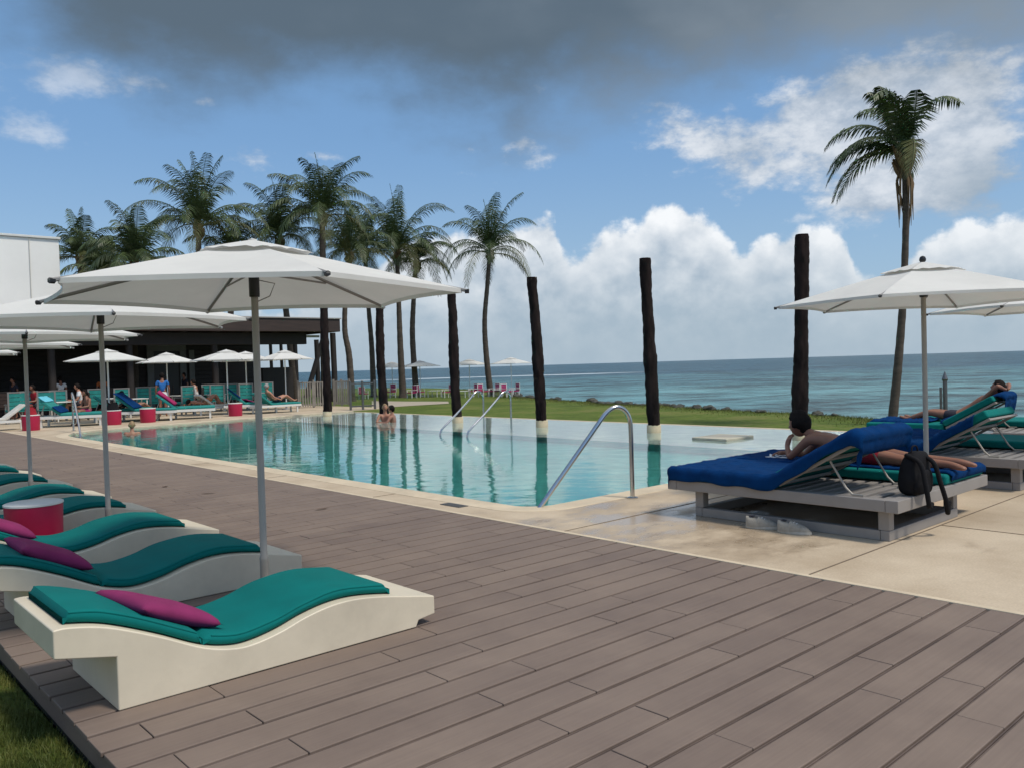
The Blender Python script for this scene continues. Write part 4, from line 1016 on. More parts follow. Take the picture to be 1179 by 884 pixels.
# shoes
def make_shoe():
    t = thing('shoe', 'x', 'shoe', group='worn pale trainers under the daybed')
    def up(a, b):
        x = -0.135+0.27*a
        w = 0.036+0.014*math.sin(PI*min(1, a*1.05))-0.0*(a > .5); w *= math.sqrt(1-(max(0, a-0.72)/0.28)**2*0.85) * (1-(max(0, 0.12-a)/0.12)**2*0.35)
        h_ = 0.085*(1-a)**0.9+0.050 if a > 0.35 else 0.085+0.02*math.cos((a)/0.35*PI*0.5)
        if a > 0.75: h_ *= math.sqrt(1-((a-0.75)/0.25)**2*0.75)
        th = PI*b
        return (x, w*math.cos(th), 0.022+(h_-0.022)*math.sin(th)**0.7)
    MB().grid(up, 26, 16).build('upper', 'shoe', t, angle=180)
    so = []
    for i in range(28):
        w_ = 2*PI*i/28; x = 0.142*math.cos(w_); y = 0.05*math.sin(w_)*(1-0.12*math.cos(w_+PI))
        so.append((x, y))
    MB().prism(so, 'z', 0.0, 0.024).build('sole', 'shoe_sole', t, bevel=0.004)
    l_ = MB()
    for k in range(4): l_.tube([(0.0+k*0.022, -0.022, 0.092-k*0.009), (0.0+k*0.022, 0, 0.098-k*0.010), (0.0+k*0.022, 0.022, 0.092-k*0.009)], 0.003, 5)
    l_.build('laces', 'cloth_white', t); MB().lathe([(0.024, 0), (0.026, 0.004), (0.02, 0.006)], c=(-0.085, 0, 0.103), n=14).build('opening', 'cloth_dark', t)
    return t
s1 = make_shoe(); s1.scale = (1.1,)*3; s1.location = (6.97, 4.27, 0); s1.rotation_euler = (0, 0, R(-68)); s1['label'] = 'left pale trainer of the pair beside the daybed base'
dup(s1, (6.95, 3.93, 0), R(-78), 'right pale trainer of the pair beside the daybed base')

# ------------------------------------------------------------------ palms
def frond(mbr, mbl, base, az, e0, Lf, droop, rn_, leaf_len, nleaf=46, width=0.05, wind=Vector((0, 0, 0))):
    """rachis + leaflets hanging from it"""
    P = [Vector(base)]; d = Vector((math.cos(az)*math.cos(e0), math.sin(az)*math.cos(e0), math.sin(e0)))
    N = 12; st = Lf/N
    for i in range(N):
        d = (d + Vector((0, 0, -droop*(0.35+1.3*i/N)/N)) + wind*(i/N)*0.12).normalized()
        P.append(P[-1]+d*st)
    mbr.tube(P, [0.035*(1-0.85*i/N)+0.004 for i in range(N+1)], 4, caps=False)
    for k in range(nleaf):
        f = 0.13+0.87*k/(nleaf-1); x = f*N; i = min(N-1, int(x)); p = P[i].lerp(P[i+1], x-i)
        t = (P[i+1]-P[i]).normalized(); side = t.cross(Vector((0, 0, 1)))
        if side.length < 0.1: side = Vector((math.sin(az), -math.cos(az), 0))
        side.normalize(); upv = side.cross(t)
        ll = leaf_len*(math.sin(PI*min(1, 0.12+f*0.80))**0.7)*rn_.uniform(0.85, 1.1)
        for sgn in (-1, 1):
            dd = (t*0.55+side*sgn*0.85+upv*(0.15)+Vector((0, 0, -0.28-0.25*f))+wind*0.35+Vector((rn_.uniform(-.1, .1), rn_.uniform(-.1, .1), rn_.uniform(-.12, .1)))).normalized()
            q1 = p+dd*ll*0.5; d2 = (dd+Vector((0, 0, -0.7))).normalized(); q2 = q1+d2*ll*0.5
            wv = t*width*0.5
            mbl.add([p-wv*0.6, p+wv*0.6, q1+wv, q1-wv, q2], [(0, 1, 2, 3), (3, 2, 4)])
def make_palm(label, path, r0, r1, nf, Lf, seed, group='coconut palms beyond the pool', skirt=0, wind=Vector((0, 0, 0)), azr=None, leaf=0.95, up_bias=0.0, dead=2, coc=True, sag=1.0):
    rn_ = random.Random(seed); base = Vector(path[0])
    t = thing('palm_tree', label, 'palm tree', tuple(base), group=group)
    P = [Vector(p)-base for p in catmull([tuple(p) for p in path], 10)]
    n_ = len(P); rads = []
    for i in range(n_):
        f = i/(n_-1); r_ = r1+(r0-r1)*(1-f)**1.6; r_ *= 1+0.04*math.sin(i*2.3); rads.append(r_*(1.25 if i == 0 else 1))
    mb = MB(); mb.tube(P, rads, 14)
    # ring scars
    mb.build('trunk', 'palm_trunk', t, angle=60)
    top = P[-1]
    mr_, ml = MB(), MB(); mro, mlo = MB(), MB()
    for k in range(nf):
        az = 2*PI*k*0.381966+rn_.uniform(-0.2, 0.2)
        f = k/nf
        e0 = R(86-72*f**1.1+up_bias*(1-f)*0.5)+rn_.uniform(-0.08, 0.08)
        if azr and rn_.random() < azr[1]: az = azr[0]+rn_.gauss(0, azr[2])
        fronds = (mr_, ml) if k < nf-dead-2 else (mro, mlo)
        frond(fronds[0], fronds[1], top+Vector((rn_.uniform(-.05, .05), rn_.uniform(-.05, .05), rn_.uniform(-.15, .15))), az, e0, Lf*rn_.uniform(0.86, 1.08)*(1.0-0.12*(f < 0.15)), sag*(1.45+1.2*f+rn_.uniform(-.4, .4)), rn_, leaf, wind=wind)
    rc = mr_; rc.add(ml.v, ml.f)
    cr_ = rc.build('crown', 'palm_leaf', t, smooth=False)
    if mlo.v:
        mro.add(mlo.v, mlo.f); mro.build('old_fronds', 'palm_leaf_old', t, smooth=False)
    # crown shaft of leaf bases
    mb = MB()
    for k in range(16):
        az = 2*PI*k/16*5; z0 = -0.5+0.55*k/16
        d = Vector((math.cos(az), math.sin(az), 0)); mb.tube([top+d*0.10+Vector((0, 0, z0-0.2)), top+d*0.20+Vector((0, 0, z0)), top+d*0.32+Vector((0, 0, z0+0.28))], [0.06, 0.075, 0.03], 5)
    mb.build('leaf_bases', 'palm_dead', t)
    if coc:
        for k in range(6):
            az = 2*PI*k/6+seed; c_ = top+Vector((math.cos(az)*0.24, math.sin(az)*0.24, -0.28-0.1*(k % 2)))
            MB().lathe([(0.01, -0.13), (0.08, -0.09), (0.115, 0), (0.085, 0.08), (0.01, 0.11)], c=tuple(c_), n=10).build('coconut', 'coconut', t)
    if skirt:
        mb = MB()
        for k in range(skirt):
            az = rn_.uniform(0, 2*PI); l_ = rn_.uniform(0.7, 2.3); d = Vector((math.cos(az), math.sin(az), 0))
            a_ = top+d*0.12+Vector((0, 0, -0.4)); sw_ = Vector((rn_.uniform(-.12, .12), rn_.uniform(-.12, .12), 0)); mb.tube([a_, a_+d*0.10+Vector((0, 0, -l_*0.25)), a_+d*0.04+sw_*0.5+Vector((0, 0, -l_*0.6)), a_+sw_+Vector((0, 0, -l_))], [0.03, 0.035, 0.028, 0.006], 5)
        mb.build('dead_fronds', 'palm_dead', t)
    return t
def palm_px(label, pts, D, seed, zbase=-0.45, **kw):
    """trunk through photograph pixels (x, y) at distance D ahead"""
    path = []
    for (x, y) in pts:
        d = (x-CW/2)/FPX*CR - (y-CH/2)/FPX*CU + FW; k = D/d.dot(F0); path.append(CAM+d*k)
    path[0].z = zbase if kw.pop('ground', True) else path[0].z
    kw.setdefault('r0', 0.24); kw.setdefault('r1', 0.15)
    return make_palm(label, path, seed=seed, **kw)
VL = -HR
palm_px('tall lone coconut palm right of the far deck chairs', [(565, 455), (560, 410), (558, 370), (561, 330), (564, 291)], 60, 11, nf=27, Lf=4.7, sag=1.15)
palm_px('tall coconut palm, the taller one of the pair behind the umbrella tip', [(464, 456), (461, 400), (459, 345), (457, 290)], 60, 12, nf=32, Lf=5.4, sag=1.15, r0=0.28)
palm_px('shorter coconut palm standing right of the taller one of its pair', [(479, 440), (475, 390), (476, 350), (478, 320), (480, 303)], 62, 13, nf=22, Lf=3.9, sag=1.3, up_bias=-15)
palm_px('coconut palm with thin bent trunk just right of the bar roof', [(405, 446), (402, 410), (397, 380), (398, 340), (402, 292)], 56, 14, nf=22, Lf=4.2, sag=1.3)
palm_px('tall coconut palm rising over the bar roof end', [(374, 446), (373, 380), (372, 320), (371, 248)], 50, 15, nf=30, Lf=4.4, sag=1.15, r0=0.26, r1=0.18)
palm_px('dense dark coconut palm low behind the umbrella top', [(341, 446), (332, 380), (325, 320), (322, 275)], 52, 16, nf=26, Lf=4.0, sag=1.2)
palm_px('tall coconut palm with pale leaf bases over the left of the umbrella', [(226, 446), (227, 380), (228, 320), (229, 262)], 48, 17, nf=30, Lf=4.7, sag=1.1, up_bias=6)
palm_px('broad low coconut palm between the white building and the tall palm', [(155, 446), (154, 400), (155, 350), (157, 305)], 44, 18, nf=26, Lf=3.5, sag=1.2, up_bias=6)
palm_px('small coconut palm touching the corner of the white building', [(94, 446), (93, 400), (92, 350), (93, 298)], 52, 19, nf=18, Lf=3.4, sag=1.2)
palm_px('low yellowish coconut palm behind the umbrella shoulder', [(268, 446), (266, 400), (266, 340), (268, 298)], 50, 20, nf=20, Lf=3.5, sag=1.3, dead=6)
palm_px('coconut palm half hidden behind the shorter of the palm pair', [(430, 446), (428, 400), (424, 350), (420, 290)], 64, 22, nf=20, Lf=4.3, sag=1.2)
palm_px('low drooping palm tucked against the white building', [(120, 446), (119, 400), (119, 350), (118, 318)], 47, 26, nf=18, Lf=2.8, dead=5)
palm_px('windswept single palm on the right, fronds blown to one side', [(1027, 489), (1034, 420), (1040, 340), (1043, 250), (1041, 178)], 24.4, 27, nf=14, Lf=2.6, r0=0.14, r1=0.085, skirt=9, sag=1.2, wind=VL*0.8, azr=(math.atan2(VL.y, VL.x), 0.45, 0.5), leaf=0.72, up_bias=14, coc=False, dead=0)

# ------------------------------------------------------------------ bar building, white building
bar = thing('bar_building', 'dark open poolside bar with flat brown roof behind the loungers', 'building')
def col_x(px, v):
    d = ((px-CW/2)/FPX*HR+F0); return d.x*v/d.y
yf = 38.0; xe = col_x(394, yf); yb = 49.0
zt_ = 4.27; zb_ = 3.62
MB().box(-18, xe, yf, yf+0.35, zb_, zt_).box(xe-0.35, xe, yf+0.36, yb, zb_, zt_).box(-18, xe-0.36, yf+0.36, yb, zb_+0.2, zt_-0.04).build('roof', 'brown_wood', bar, bevel=0.02)
MB().box(-18, xe+0.05, yf-0.06, yb+0.1, zt_+0.005, zt_+0.06).build('roof_sheet', 'roof_sheet', bar)
MB().box(-18, xe-1.4, yf+1.0, yf+1.35, 3.02, zb_-0.02).build('beam', 'dark_wood', bar, bevel=0.02); MB().box(-18, xe-1.2, yb-1.5, yb-1.15, 3.02, zb_-0.02).build('beam', 'dark_wood', bar, bevel=0.02)
for k in range(26): MB().box(-17+k*1.5, -16.85+k*1.5, yf+0.4, yb-0.5, zb_-0.02, zb_+0.19).build('rafter', 'dark_wood', bar)
for px, v in ((385, yf+1.2), (248, yf+1.2), (150, yf+1.2), (60, yf+1.2), (-20, yf+1.2), (366, yb-1.3), (341, yb-1.3), (325, yb-1.3), (313, yb-1.3)):
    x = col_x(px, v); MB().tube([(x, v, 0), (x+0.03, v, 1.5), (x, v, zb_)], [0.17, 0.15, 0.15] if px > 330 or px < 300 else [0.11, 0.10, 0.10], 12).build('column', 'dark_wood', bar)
x = col_x(352, yb-1.3); MB().tube([(x, yb-1.3, 0), (x+1.3, yb-1.3, zb_)], [0.17, 0.15], 10).build('brace', 'dark_wood', bar)
yw = 46.5; xw = col_x(298, yw)
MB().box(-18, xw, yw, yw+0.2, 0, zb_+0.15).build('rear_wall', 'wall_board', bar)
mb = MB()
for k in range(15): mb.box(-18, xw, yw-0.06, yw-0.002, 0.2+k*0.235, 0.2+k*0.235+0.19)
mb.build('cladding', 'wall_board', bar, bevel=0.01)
dX = col_x(192, yw)
MB().box(dX-1.05, dX-0.70, yw-0.20, yw-0.07, 0, 2.95).box(dX+0.70, dX+1.05, yw-0.20, yw-0.07, 0, 2.95).box(dX-1.05, dX+1.05, yw-0.20, yw-0.07, 2.955, 3.28).build('door_trim', 'grey_trim', bar, bevel=0.01)
MB().box(dX-0.68, dX+0.68, yw-0.10, yw-0.064, 0, 2.94).build('door', 'black_plastic', bar)
MB().box(col_x(262, yw), col_x(283, yw), yw-0.14, yw-0.07, 0.0, 3.0).build('wall_panel', 'brown_wood', bar)
MB().box(col_x(218, yw), col_x(224, yw), yw-0.14, yw-0.07, 0.0, 3.0).build('wall_pier', 'grey_trim', bar)
MB().box(-10, col_x(140, 43), 43, 43.8, 0, 1.05).box(-10.1, col_x(141, 43), 42.9, 43.9, 1.055, 1.12).build('counter', 'brown_wood', bar, bevel=0.01)
for px in (148, 221, 297, 349):
    x = col_x(px, 39.8); MB().box(x-1.0, x+1.0, 39.7, 39.85, 3.40, 3.52).build('light_fitting', 'lamp_strip', bar)
MB().box(col_x(303, 43), col_x(338, 43), 43, 43.5, 0, 1.9).build('bar_unit', 'dark_wood', bar)
wb = thing('white_building', 'plain white rendered building block at the left photo edge', 'building')
MB().box(-30, 12.2, 49.65, 70, -0.5, 9.1).build('wall', 'white_wall', wb, bevel=0.03)
MB().box(-30.05, 12.26, 49.54, 70, 9.105, 9.22).build('coping', 'white_plastic', wb, bevel=0.01)
mb = MB()
for x in (10.75, 6.2, 1.7): mb.box(x, x+0.03, 49.58, 49.6, 0, 9.1)
mb.box(-30, 12.2, 49.575, 49.598, 5.0, 5.04)
mb.build('wall_joints', 'cream_canvas', wb)

# ------------------------------------------------------------------ background furniture
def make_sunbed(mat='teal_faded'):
    """length along x: head at -x end; raised backrest"""
    t = thing('pool_sunbed', 'x', 'sun lounger', group='low sunbeds on the far terrace')
    f = MB(); f.box(-1.0, 1.0, -0.33, -0.28, 0.24, 0.32).box(-1.0, 1.0, 0.28, 0.33, 0.24, 0.32).box(-1.0, -0.95, -0.278, 0.278, 0.24, 0.32).box(0.95, 1.0, -0.278, 0.278, 0.24, 0.32)
    f.build('frame', 'white_plastic', t, bevel=0.006)
    for x in (-0.85, 0.80):
        for y in (-0.305, 0.255): MB().box(x, x+0.06, y, y+0.05, 0, 0.24).build('leg', 'white_plastic', t)
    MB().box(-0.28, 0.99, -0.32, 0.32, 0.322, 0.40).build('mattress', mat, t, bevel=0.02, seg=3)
    b = MB(); P = [(-0.29, 0.33), (-0.86, 0.78), (-0.81, 0.84), (-0.25, 0.405)]
    b.prism(P, 'y', -0.32, 0.32); b.build('backrest', mat, t, bevel=0.015, seg=3)
    MB().tube([(-0.72, -0.25, 0.66), (-0.85, -0.25, 0.32)], 0.012, 6).build('prop', 'aluminium', t)
    return t
def drape(name, label, loc, sx, sy, mat, rz=0, tilt=0, seed=1, thick=0.02, cat='towel', fall=0.0):
    def fn(a, b):
        x = (a-.5)*sx; y = (b-.5)*sy; z = 0.02*mnoise.noise(Vector((x*5+seed, y*5, 0)))
        e = max(0, abs(b-.5)-0.40)/0.10
        return (x+0.02*mnoise.noise(Vector((y*6, seed, 1))), y-math.copysign(e*0.03, b-.5)*0, z-fall*e)
    o_ = MB().grid(fn, 16, 16).build(name, mat, angle=180); o_.location = loc; o_.rotation_euler = (0, tilt, rz)
    sm__ = o_.modifiers.new('s', 'SOLIDIFY'); sm__.thickness = thick
    tag(o_, label, cat); return o_
sb = make_sunbed()
def row_pt(px, v, z=0.0):
    """point on the line y = v seen at photograph column px near the horizon"""
    d = ((px-CW/2)/FPX*HR+F0); t_ = v/d.y
    return Vector((d.x*t_, v, z))
V1 = 31.4
beds = [(10, V1-.1, 'white_canvas'), (82, V1, 't'), (208, V1, 't'), (312, V1, 't')]
pA = row_pt(84, V1); sb.location = pA; sb['label'] = 'far sunbed with teal mattress and light blue towel stripe on its back'
sbC = dup(sb, tuple(row_pt(211, V1+.0)), 0, 'far sunbed with teal mattress and pink cushion against its back')
sbE = dup(sb, tuple(row_pt(316, V1+.1)), 0, 'rightmost far sunbed, a person sitting on it before the fence')
sbW = make_sunbed('cream_canvas'); sbW.location = tuple(row_pt(-8, V1)); sbW.rotation_euler = (0, 0, PI); sbW['label'] = 'far sunbed with cream mattress at the left photo edge'
sbD = dup(sbW, tuple(row_pt(250, V1+1.9)), 0, 'cream sunbed behind the pink cushion one, holding a pair of bent legs')
sbF = dup(sb, tuple(row_pt(140, V1+1.2)), 0, 'teal sunbed with people lying on it between two red drum tables')
sbG = dup(sb, tuple(row_pt(168, V1+0.2)), 0, 'teal sunbed covered by a dark blue towel beside the pink cushion one')
sbH = dup(sb, tuple(row_pt(290, V1+0.9)), 0, 'teal sunbed with purple and blue towels behind the red drum table')
# towels and cushions on them
def on_back(bed, label, mat, w=0.66, s0=0.0, s1=1.0, name='towel', cat='towel', th=0.02):
    a = Vector((-0.25, 0.42)).lerp(Vector((-0.83, 0.87)), s0); b = Vector((-0.25, 0.42)).lerp(Vector((-0.83, 0.87)), s1)
    sd = bed.location.x
    mb = MB().grid(lambda u_, v_: (a.x+(b.x-a.x)*u_, (v_-.5)*w*(1-0.05*math.sin(u_*7+sd)), a.y+(b.y-a.y)*u_+0.015*mnoise.noise(Vector((u_*5, v_*6, sd)))), 10, 12)
    o_ = mb.build(name, mat, angle=180); s_ = o_.modifiers.new('s', 'SOLIDIFY'); s_.thickness = th; s_.offset = 1; tag(o_, label, cat)
    o_.location = bed.location; o_.rotation_euler = bed.rotation_euler; o_.scale = bed.scale; return o_
for q_, rz_ in ((sb, -26), (sbC, -22), (sbG, -30), (sbH, -24), (sbF, -12)):
    q_.rotation_euler = (0, 0, R(rz_)); q_.scale = (1.1, 1.75, 1.15)
on_back(sb, 'light blue towel folded over the top of a far sunbed back', 'light_blue_towel', s0=0.72, s1=1.06)
on_back(sb, 'blue towel hanging low on the teal sunbed beside the red drum', 'blue_towel', w=0.74, s0=0.0, s1=0.4)
on_back(sbG, 'dark blue towel over the whole back of the sunbed left of the pink cushion', 'blue_towel', w=0.74, s0=0.0, s1=1.08)
on_back(sbC, 'big pink cushion leaning on the back of a far sunbed', 'pink', w=0.6, s0=0.05, s1=0.98, name='cushion', cat='cushion', th=0.09)
on_back(sbH, 'dark blue towel on the back of the sunbed behind the red drum', 'blue_towel', w=0.7, s0=0.3, s1=1.05)
drape('towel', 'purple pink towel heaped on the sunbed right of the red drum', tuple(row_pt(287, V1+0.9, 0.50)), 0.55, 0.6, 'magenta', tilt=0.35, seed=4, thick=0.05)
drape('towel', 'pink towel lying on the teal sunbed behind the steel handrail', tuple(row_pt(92, V1, 0.425)), 0.7, 0.6, 'pink', seed=7, thick=0.04)
drape('towel', 'dark blue towel on the seat of the sunbed with the pink cushion', tuple(row_pt(200, V1, 0.425)), 0.5, 0.62, 'blue_towel', seed=9, thick=0.03)
for (px, vv, l_) in [(34, V1-1.2, 'red drum table at the far left by the pool nose, bag on top'), (129, V1-1.0, 'red drum table behind the swimmer with a dark bag on it'), (169, V1-0.9, 'red drum table in front of the dark blue towel'), (270, V1-0.4, 'red drum table at the foot of a far umbrella pole')]:
    dup(dr, tuple(row_pt(px, vv)), 0, l_, scale=1.08)
def make_tote(label, loc, mat, s_=1.0):
    t = thing('tote_bag', label, 'bag', loc)
    def fn(a, b):
        th = a*2*PI; r_ = 0.17*(1-0.25*b); x = r_*math.cos(th)*1.1; y = r_*math.sin(th)*0.75; return (x*s_, y*s_, (0.22*b+0.03*b*math.sin(th*3))*s_)
    MB().grid(fn, 20, 6).poly([(0.15*math.cos(q), 0.1*math.sin(q)) for q in [2*PI*k/12 for k in range(12)]], 0.003).build('bag_body', mat, t, angle=180)
    MB().tube([(-0.08, 0, 0.2), (-0.05, 0, 0.32), (0.05, 0, 0.32), (0.08, 0, 0.2)], 0.01, 6).build('handle', mat, t)
make_tote('dark red bag on the far left red drum table', tuple(row_pt(34, V1-1.2, 0.5)), 'cloth_red')
make_tote('black bag on the red drum table behind the swimmer', tuple(row_pt(129, V1-1.0, 0.5)), 'black_fabric', 1.1)
# small umbrellas on the far terrace
uB = make_umbrella('terrace_umbrella', 1.5, 2.22, 2.62, 10, False, 'small white umbrella left of the blue shirted waiter, partly behind the nearest poles', 'white umbrellas on the far terrace', detail=False, pole_r=0.03, white_pole=True)
uB.location = at_depth(125, 30.3)
for (px, D, l_, s_) in [(193, 35.0, 'white terrace umbrella in front of the grey trimmed door', 0.82), (262, 33.5, 'white terrace umbrella above the red drum and pink cushion sunbed', 0.90), (284, 37.0, 'white terrace umbrella half hidden behind a nearer one', 0.92), (329, 36.5, 'white terrace umbrella at the open end of the bar above the fence', 0.80)]:
    q = dup(uB, tuple(at_depth(px, D)), R(px), l_); q.scale = (s_, s_, 0.98)
for (px, D, l_) in [(452, 66, 'white lawn umbrella partly behind a dark post and palm'), (484, 62, 'white lawn umbrella between the palm pair and the next post'), (541, 62, 'white lawn umbrella left of the lone palm'), (589, 58, 'white lawn umbrella right of the lone palm, rightmost on the lawn')]:
    dup(uB, tuple(at_depth(px, D, -0.45)), R(px), l_, group='white umbrellas on the sea lawn', scale=1.0)
# chairs with slatted backs
def make_chair(mat, fr):
    t = thing('terrace_chair', 'x', 'chair', group='slatted chairs at the bar')
    for (x, y) in ((-0.24, -0.26), (-0.24, 0.22), (0.22, -0.26), (0.22, 0.22)): MB().box(x, x+0.045, y, y+0.045, 0, 0.62 if x > 0 else 0.42).build('leg', fr, t)
    MB().box(-0.25, 0.27, -0.255, 0.26, 0.40, 0.47).build('seat', mat, t, bevel=0.012)
    b = MB(); b.prism([(-0.28, 0.43), (-0.23, 0.43), (-0.23, 1.02), (0.23, 1.02), (0.23, 0.43), (0.28, 0.43), (0.28, 1.06), (-0.28, 1.06)], 'x', -0.285, -0.255)
    b.build('back_frame', fr, t)
    for k in range(4): MB().box(-0.275, -0.262, -0.229, 0.229, 0.48+k*0.135, 0.48+k*0.135+0.12).build('slat', mat, t)
    for y in (-0.28, 0.235): MB().box(-0.25, 0.27, y, y+0.05, 0.622, 0.655).build('armrest', fr, t)
    return t
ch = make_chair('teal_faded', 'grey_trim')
cl = [(17, 35.6, 'teal slatted bar chair farthest to the left'), (52, 35.2, 'teal slatted bar chair behind the light blue towel'), (108, 36.3, 'teal slatted bar chair right of the seated white shirt'), (136, 35.2, 'teal slatted bar chair behind the left terrace umbrella pole'), (211, 34.6, 'teal slatted bar chair right of the blue shirted waiter'),
      (281, 35.0, 'teal slatted bar chair behind the purple towel'), (263, 37, 'teal slatted bar chair in shade behind the umbrella pole'), (236, 37, 'grey teal bar chair in the shade between two others'), (160, 36.6, 'teal slatted bar chair left of the waiter'), (33, 37, 'teal slatted bar chair in the shade at the left')]
for i, (px, v, l_) in enumerate(cl):
    p = row_pt(px, v)
    if i == 0: ch.location = p; ch.rotation_euler = (0, 0, R(90)); ch['label'] = l_
    else: dup(ch, tuple(p), R(90+(i*37) % 30-15), l_, scale=1.12)
ch.scale = (1.12,)*3
def make_table(mat):
    t = thing('terrace_table', 'x', 'table', group='small tables at the bar')
    MB().box(-0.38, 0.38, -0.38, 0.38, 0.72, 0.75).build('tabletop', mat, t, bevel=0.008)
    for (x, y) in ((-0.34, -0.34), (-0.34, 0.30), (0.30, -0.34), (0.30, 0.30)): MB().box(x, x+0.04, y, y+0.04, 0, 0.72).build('leg', mat, t)
    return t
tb = make_table('white_plastic'); tb.location = row_pt(156, 35.0); tb['label'] = 'white bar table left of the blue shirted waiter'
dup(tb, tuple(row_pt(71, 35.4)), 0.2, 'white bar table between the seated guest and a teal chair')
dup(tb, tuple(row_pt(296, 35.2)), 0.1, 'white bar table at the right end near the fence')
# magenta lawn chairs
lc = make_chair('pink', 'white_plastic'); lc['group'] = 'pink chairs on the sea lawn'
ll = [(449, 61, 'pink lawn chair just right of the post with the bathers'), (474, 59, 'pink lawn chair at the foot of the palm pair'), (483, 60, 'pink lawn chair right of the shorter palm'), (545, 58, 'pink lawn chair left of the lone palm, nearer the post'), (556, 57, 'pink lawn chair at the left side of the lone palm trunk'), (569, 57, 'pink lawn chair at the right side of the lone palm trunk'), (583, 55, 'pink lawn chair with white frame, second from the right end'), (592, 56, 'rightmost pink lawn chair, under the umbrella'), (418, 60, 'pink lawn chair left of the post, behind the glass fence'), (514, 58, 'pink lawn chair left of the post at the umbrella tip')]
for i, (px, D, l_) in enumerate(ll):
    p = at_depth(px, D, -0.45)
    if i == 0: lc.location = p; lc['label'] = l_; lc.rotation_euler = (0, 0, R(190)); lc.scale = (1.15, 1.15, .95)
    else:
        q = dup(lc, tuple(p), R(190+(i*97) % 200-100), l_, group='pink chairs on the sea lawn'); q.scale = (1.0, 1.0, 0.85)
for px, D, l_ in ((532, 57, 'low white table on the sea lawn behind the third post'), (575, 57, 'low white table between the pink chairs near the lone palm'), (500, 60, 'low white table on the sea lawn left of the third post')):
    q = dup(tb, tuple(at_depth(px, D, -0.45)), 0.5, l_, group='low tables on the sea lawn'); q.scale = (1.1, 1.1, 0.6)

# people in the background
person('waiter in a royal blue shirt and white shorts seen from behind at the bar', tuple(row_pt(187, 34.0)), R(70), stand, 'skin_tan', 'hair_dark', [('shirt', 'cloth_blue'), ('shorts', 'cloth_white')], s=1.0)
sw = dict(swim)
q = row_pt(150, 25.6, -1.42); person('swimmer with bare back in the pool near the red drum tables', tuple(q), R(60), swim, 'skin', 'hair_blond', [('shorts', 'cloth_dark')])
d = gp(440, 490, -0.05)
person('left bather of the two leaning against the post in the pool', (14.7, 22.4, -1.22), R(-110), swim, 'skin', 'hair_blond', [('shorts', 'cloth_dark')])
person('right bather of the two leaning against the post in the pool', (14.75, 22.05, -1.26), R(130), swim, 'skin', 'hair_dark', [('shorts', 'cloth_red')])
person('grey haired man sitting up on the rightmost far sunbed, knees bent', tuple(row_pt(316, V1+.1, 0.38)), 0, recline, 'skin', 'hair_grey', [('shorts', 'cloth_dark')])
person('guest sitting on the far sunbed behind the steel handrail', tuple(row_pt(101, V1+.1, 0.38)), R(200), sitpose, 'skin_tan', 'hair_dark', [('shorts', 'pink')], s=0.95)
person('guest lying on his back with knees up, left of the red drum table', tuple(row_pt(137, V1+1.2, 0.38)), 0, supine, 'skin_tan', 'hair_dark', [('shorts', 'cloth_dark')])
person('guest reclining beside the other one, right of the drum with the bag', tuple(row_pt(150, V1+1.75, 0.30)), R(10), recline, 'skin_tan', 'hair_dark', [('shorts', 'cloth_white')])
person('guest lying with bent tanned legs behind the pink cushion', tuple(row_pt(236, V1+1.9, 0.38)), 0, supine, 'skin', 'hair_dark', [('shorts', 'cloth_orange')])
person('guest in a white shirt sitting at the bar left of the handrail', tuple(row_pt(93, 35.4, 0.50)), R(170), sitpose, 'skin', 'hair_dark', [('shirt', 'cloth_white'), ('shorts', 'cloth_dark')], s=1.05)
person('guest in a white shirt sitting at the bar behind the pink cushion', tuple(row_pt(226, 36.5, 0.50)), R(150), sitpose, 'skin', 'hair_dark', [('shirt', 'cloth_white'), ('shorts', 'cloth_dark')], s=1.05)
person('guest in a dark red shirt sitting in the bar shade on the left', tuple(row_pt(41, 36.6, 0.50)), R(200), sitpose, 'skin_tan', 'hair_dark', [('shirt', 'cloth_red'), ('shorts', 'cloth_dark')], s=1.05)
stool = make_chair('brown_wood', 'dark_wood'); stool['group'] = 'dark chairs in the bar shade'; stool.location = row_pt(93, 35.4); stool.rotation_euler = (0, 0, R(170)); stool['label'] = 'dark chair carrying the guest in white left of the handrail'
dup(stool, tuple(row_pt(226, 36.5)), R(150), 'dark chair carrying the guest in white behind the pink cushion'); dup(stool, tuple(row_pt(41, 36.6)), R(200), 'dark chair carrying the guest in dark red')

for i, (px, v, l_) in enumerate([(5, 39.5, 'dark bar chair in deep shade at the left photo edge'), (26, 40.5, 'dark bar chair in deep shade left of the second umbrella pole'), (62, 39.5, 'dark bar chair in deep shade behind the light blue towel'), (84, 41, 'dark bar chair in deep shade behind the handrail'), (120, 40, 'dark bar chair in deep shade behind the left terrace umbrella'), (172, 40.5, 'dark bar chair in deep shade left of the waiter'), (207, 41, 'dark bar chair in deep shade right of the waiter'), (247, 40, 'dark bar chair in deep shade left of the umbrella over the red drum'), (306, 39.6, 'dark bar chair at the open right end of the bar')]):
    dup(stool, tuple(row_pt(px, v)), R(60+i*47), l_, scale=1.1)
for px, v, l_, sh_c, rz_ in ((16, 40.2, 'guest in a dark shirt standing in the bar shade at the left', 'cloth_dark', 200), (70, 41.2, 'guest in a white shirt standing at the bar counter', 'cloth_white', 100), (118, 42.0, 'guest in an orange shirt standing at the bar counter', 'cloth_orange', 80), (213, 42.5, 'guest in a dark shirt standing by the grey trimmed door', 'cloth_dark', 190)):
    person(l_, tuple(row_pt(px, v)), R(rz_), stand, 'skin_tan', 'hair_dark', [('shirt', sh_c), ('shorts', 'cloth_dark')])
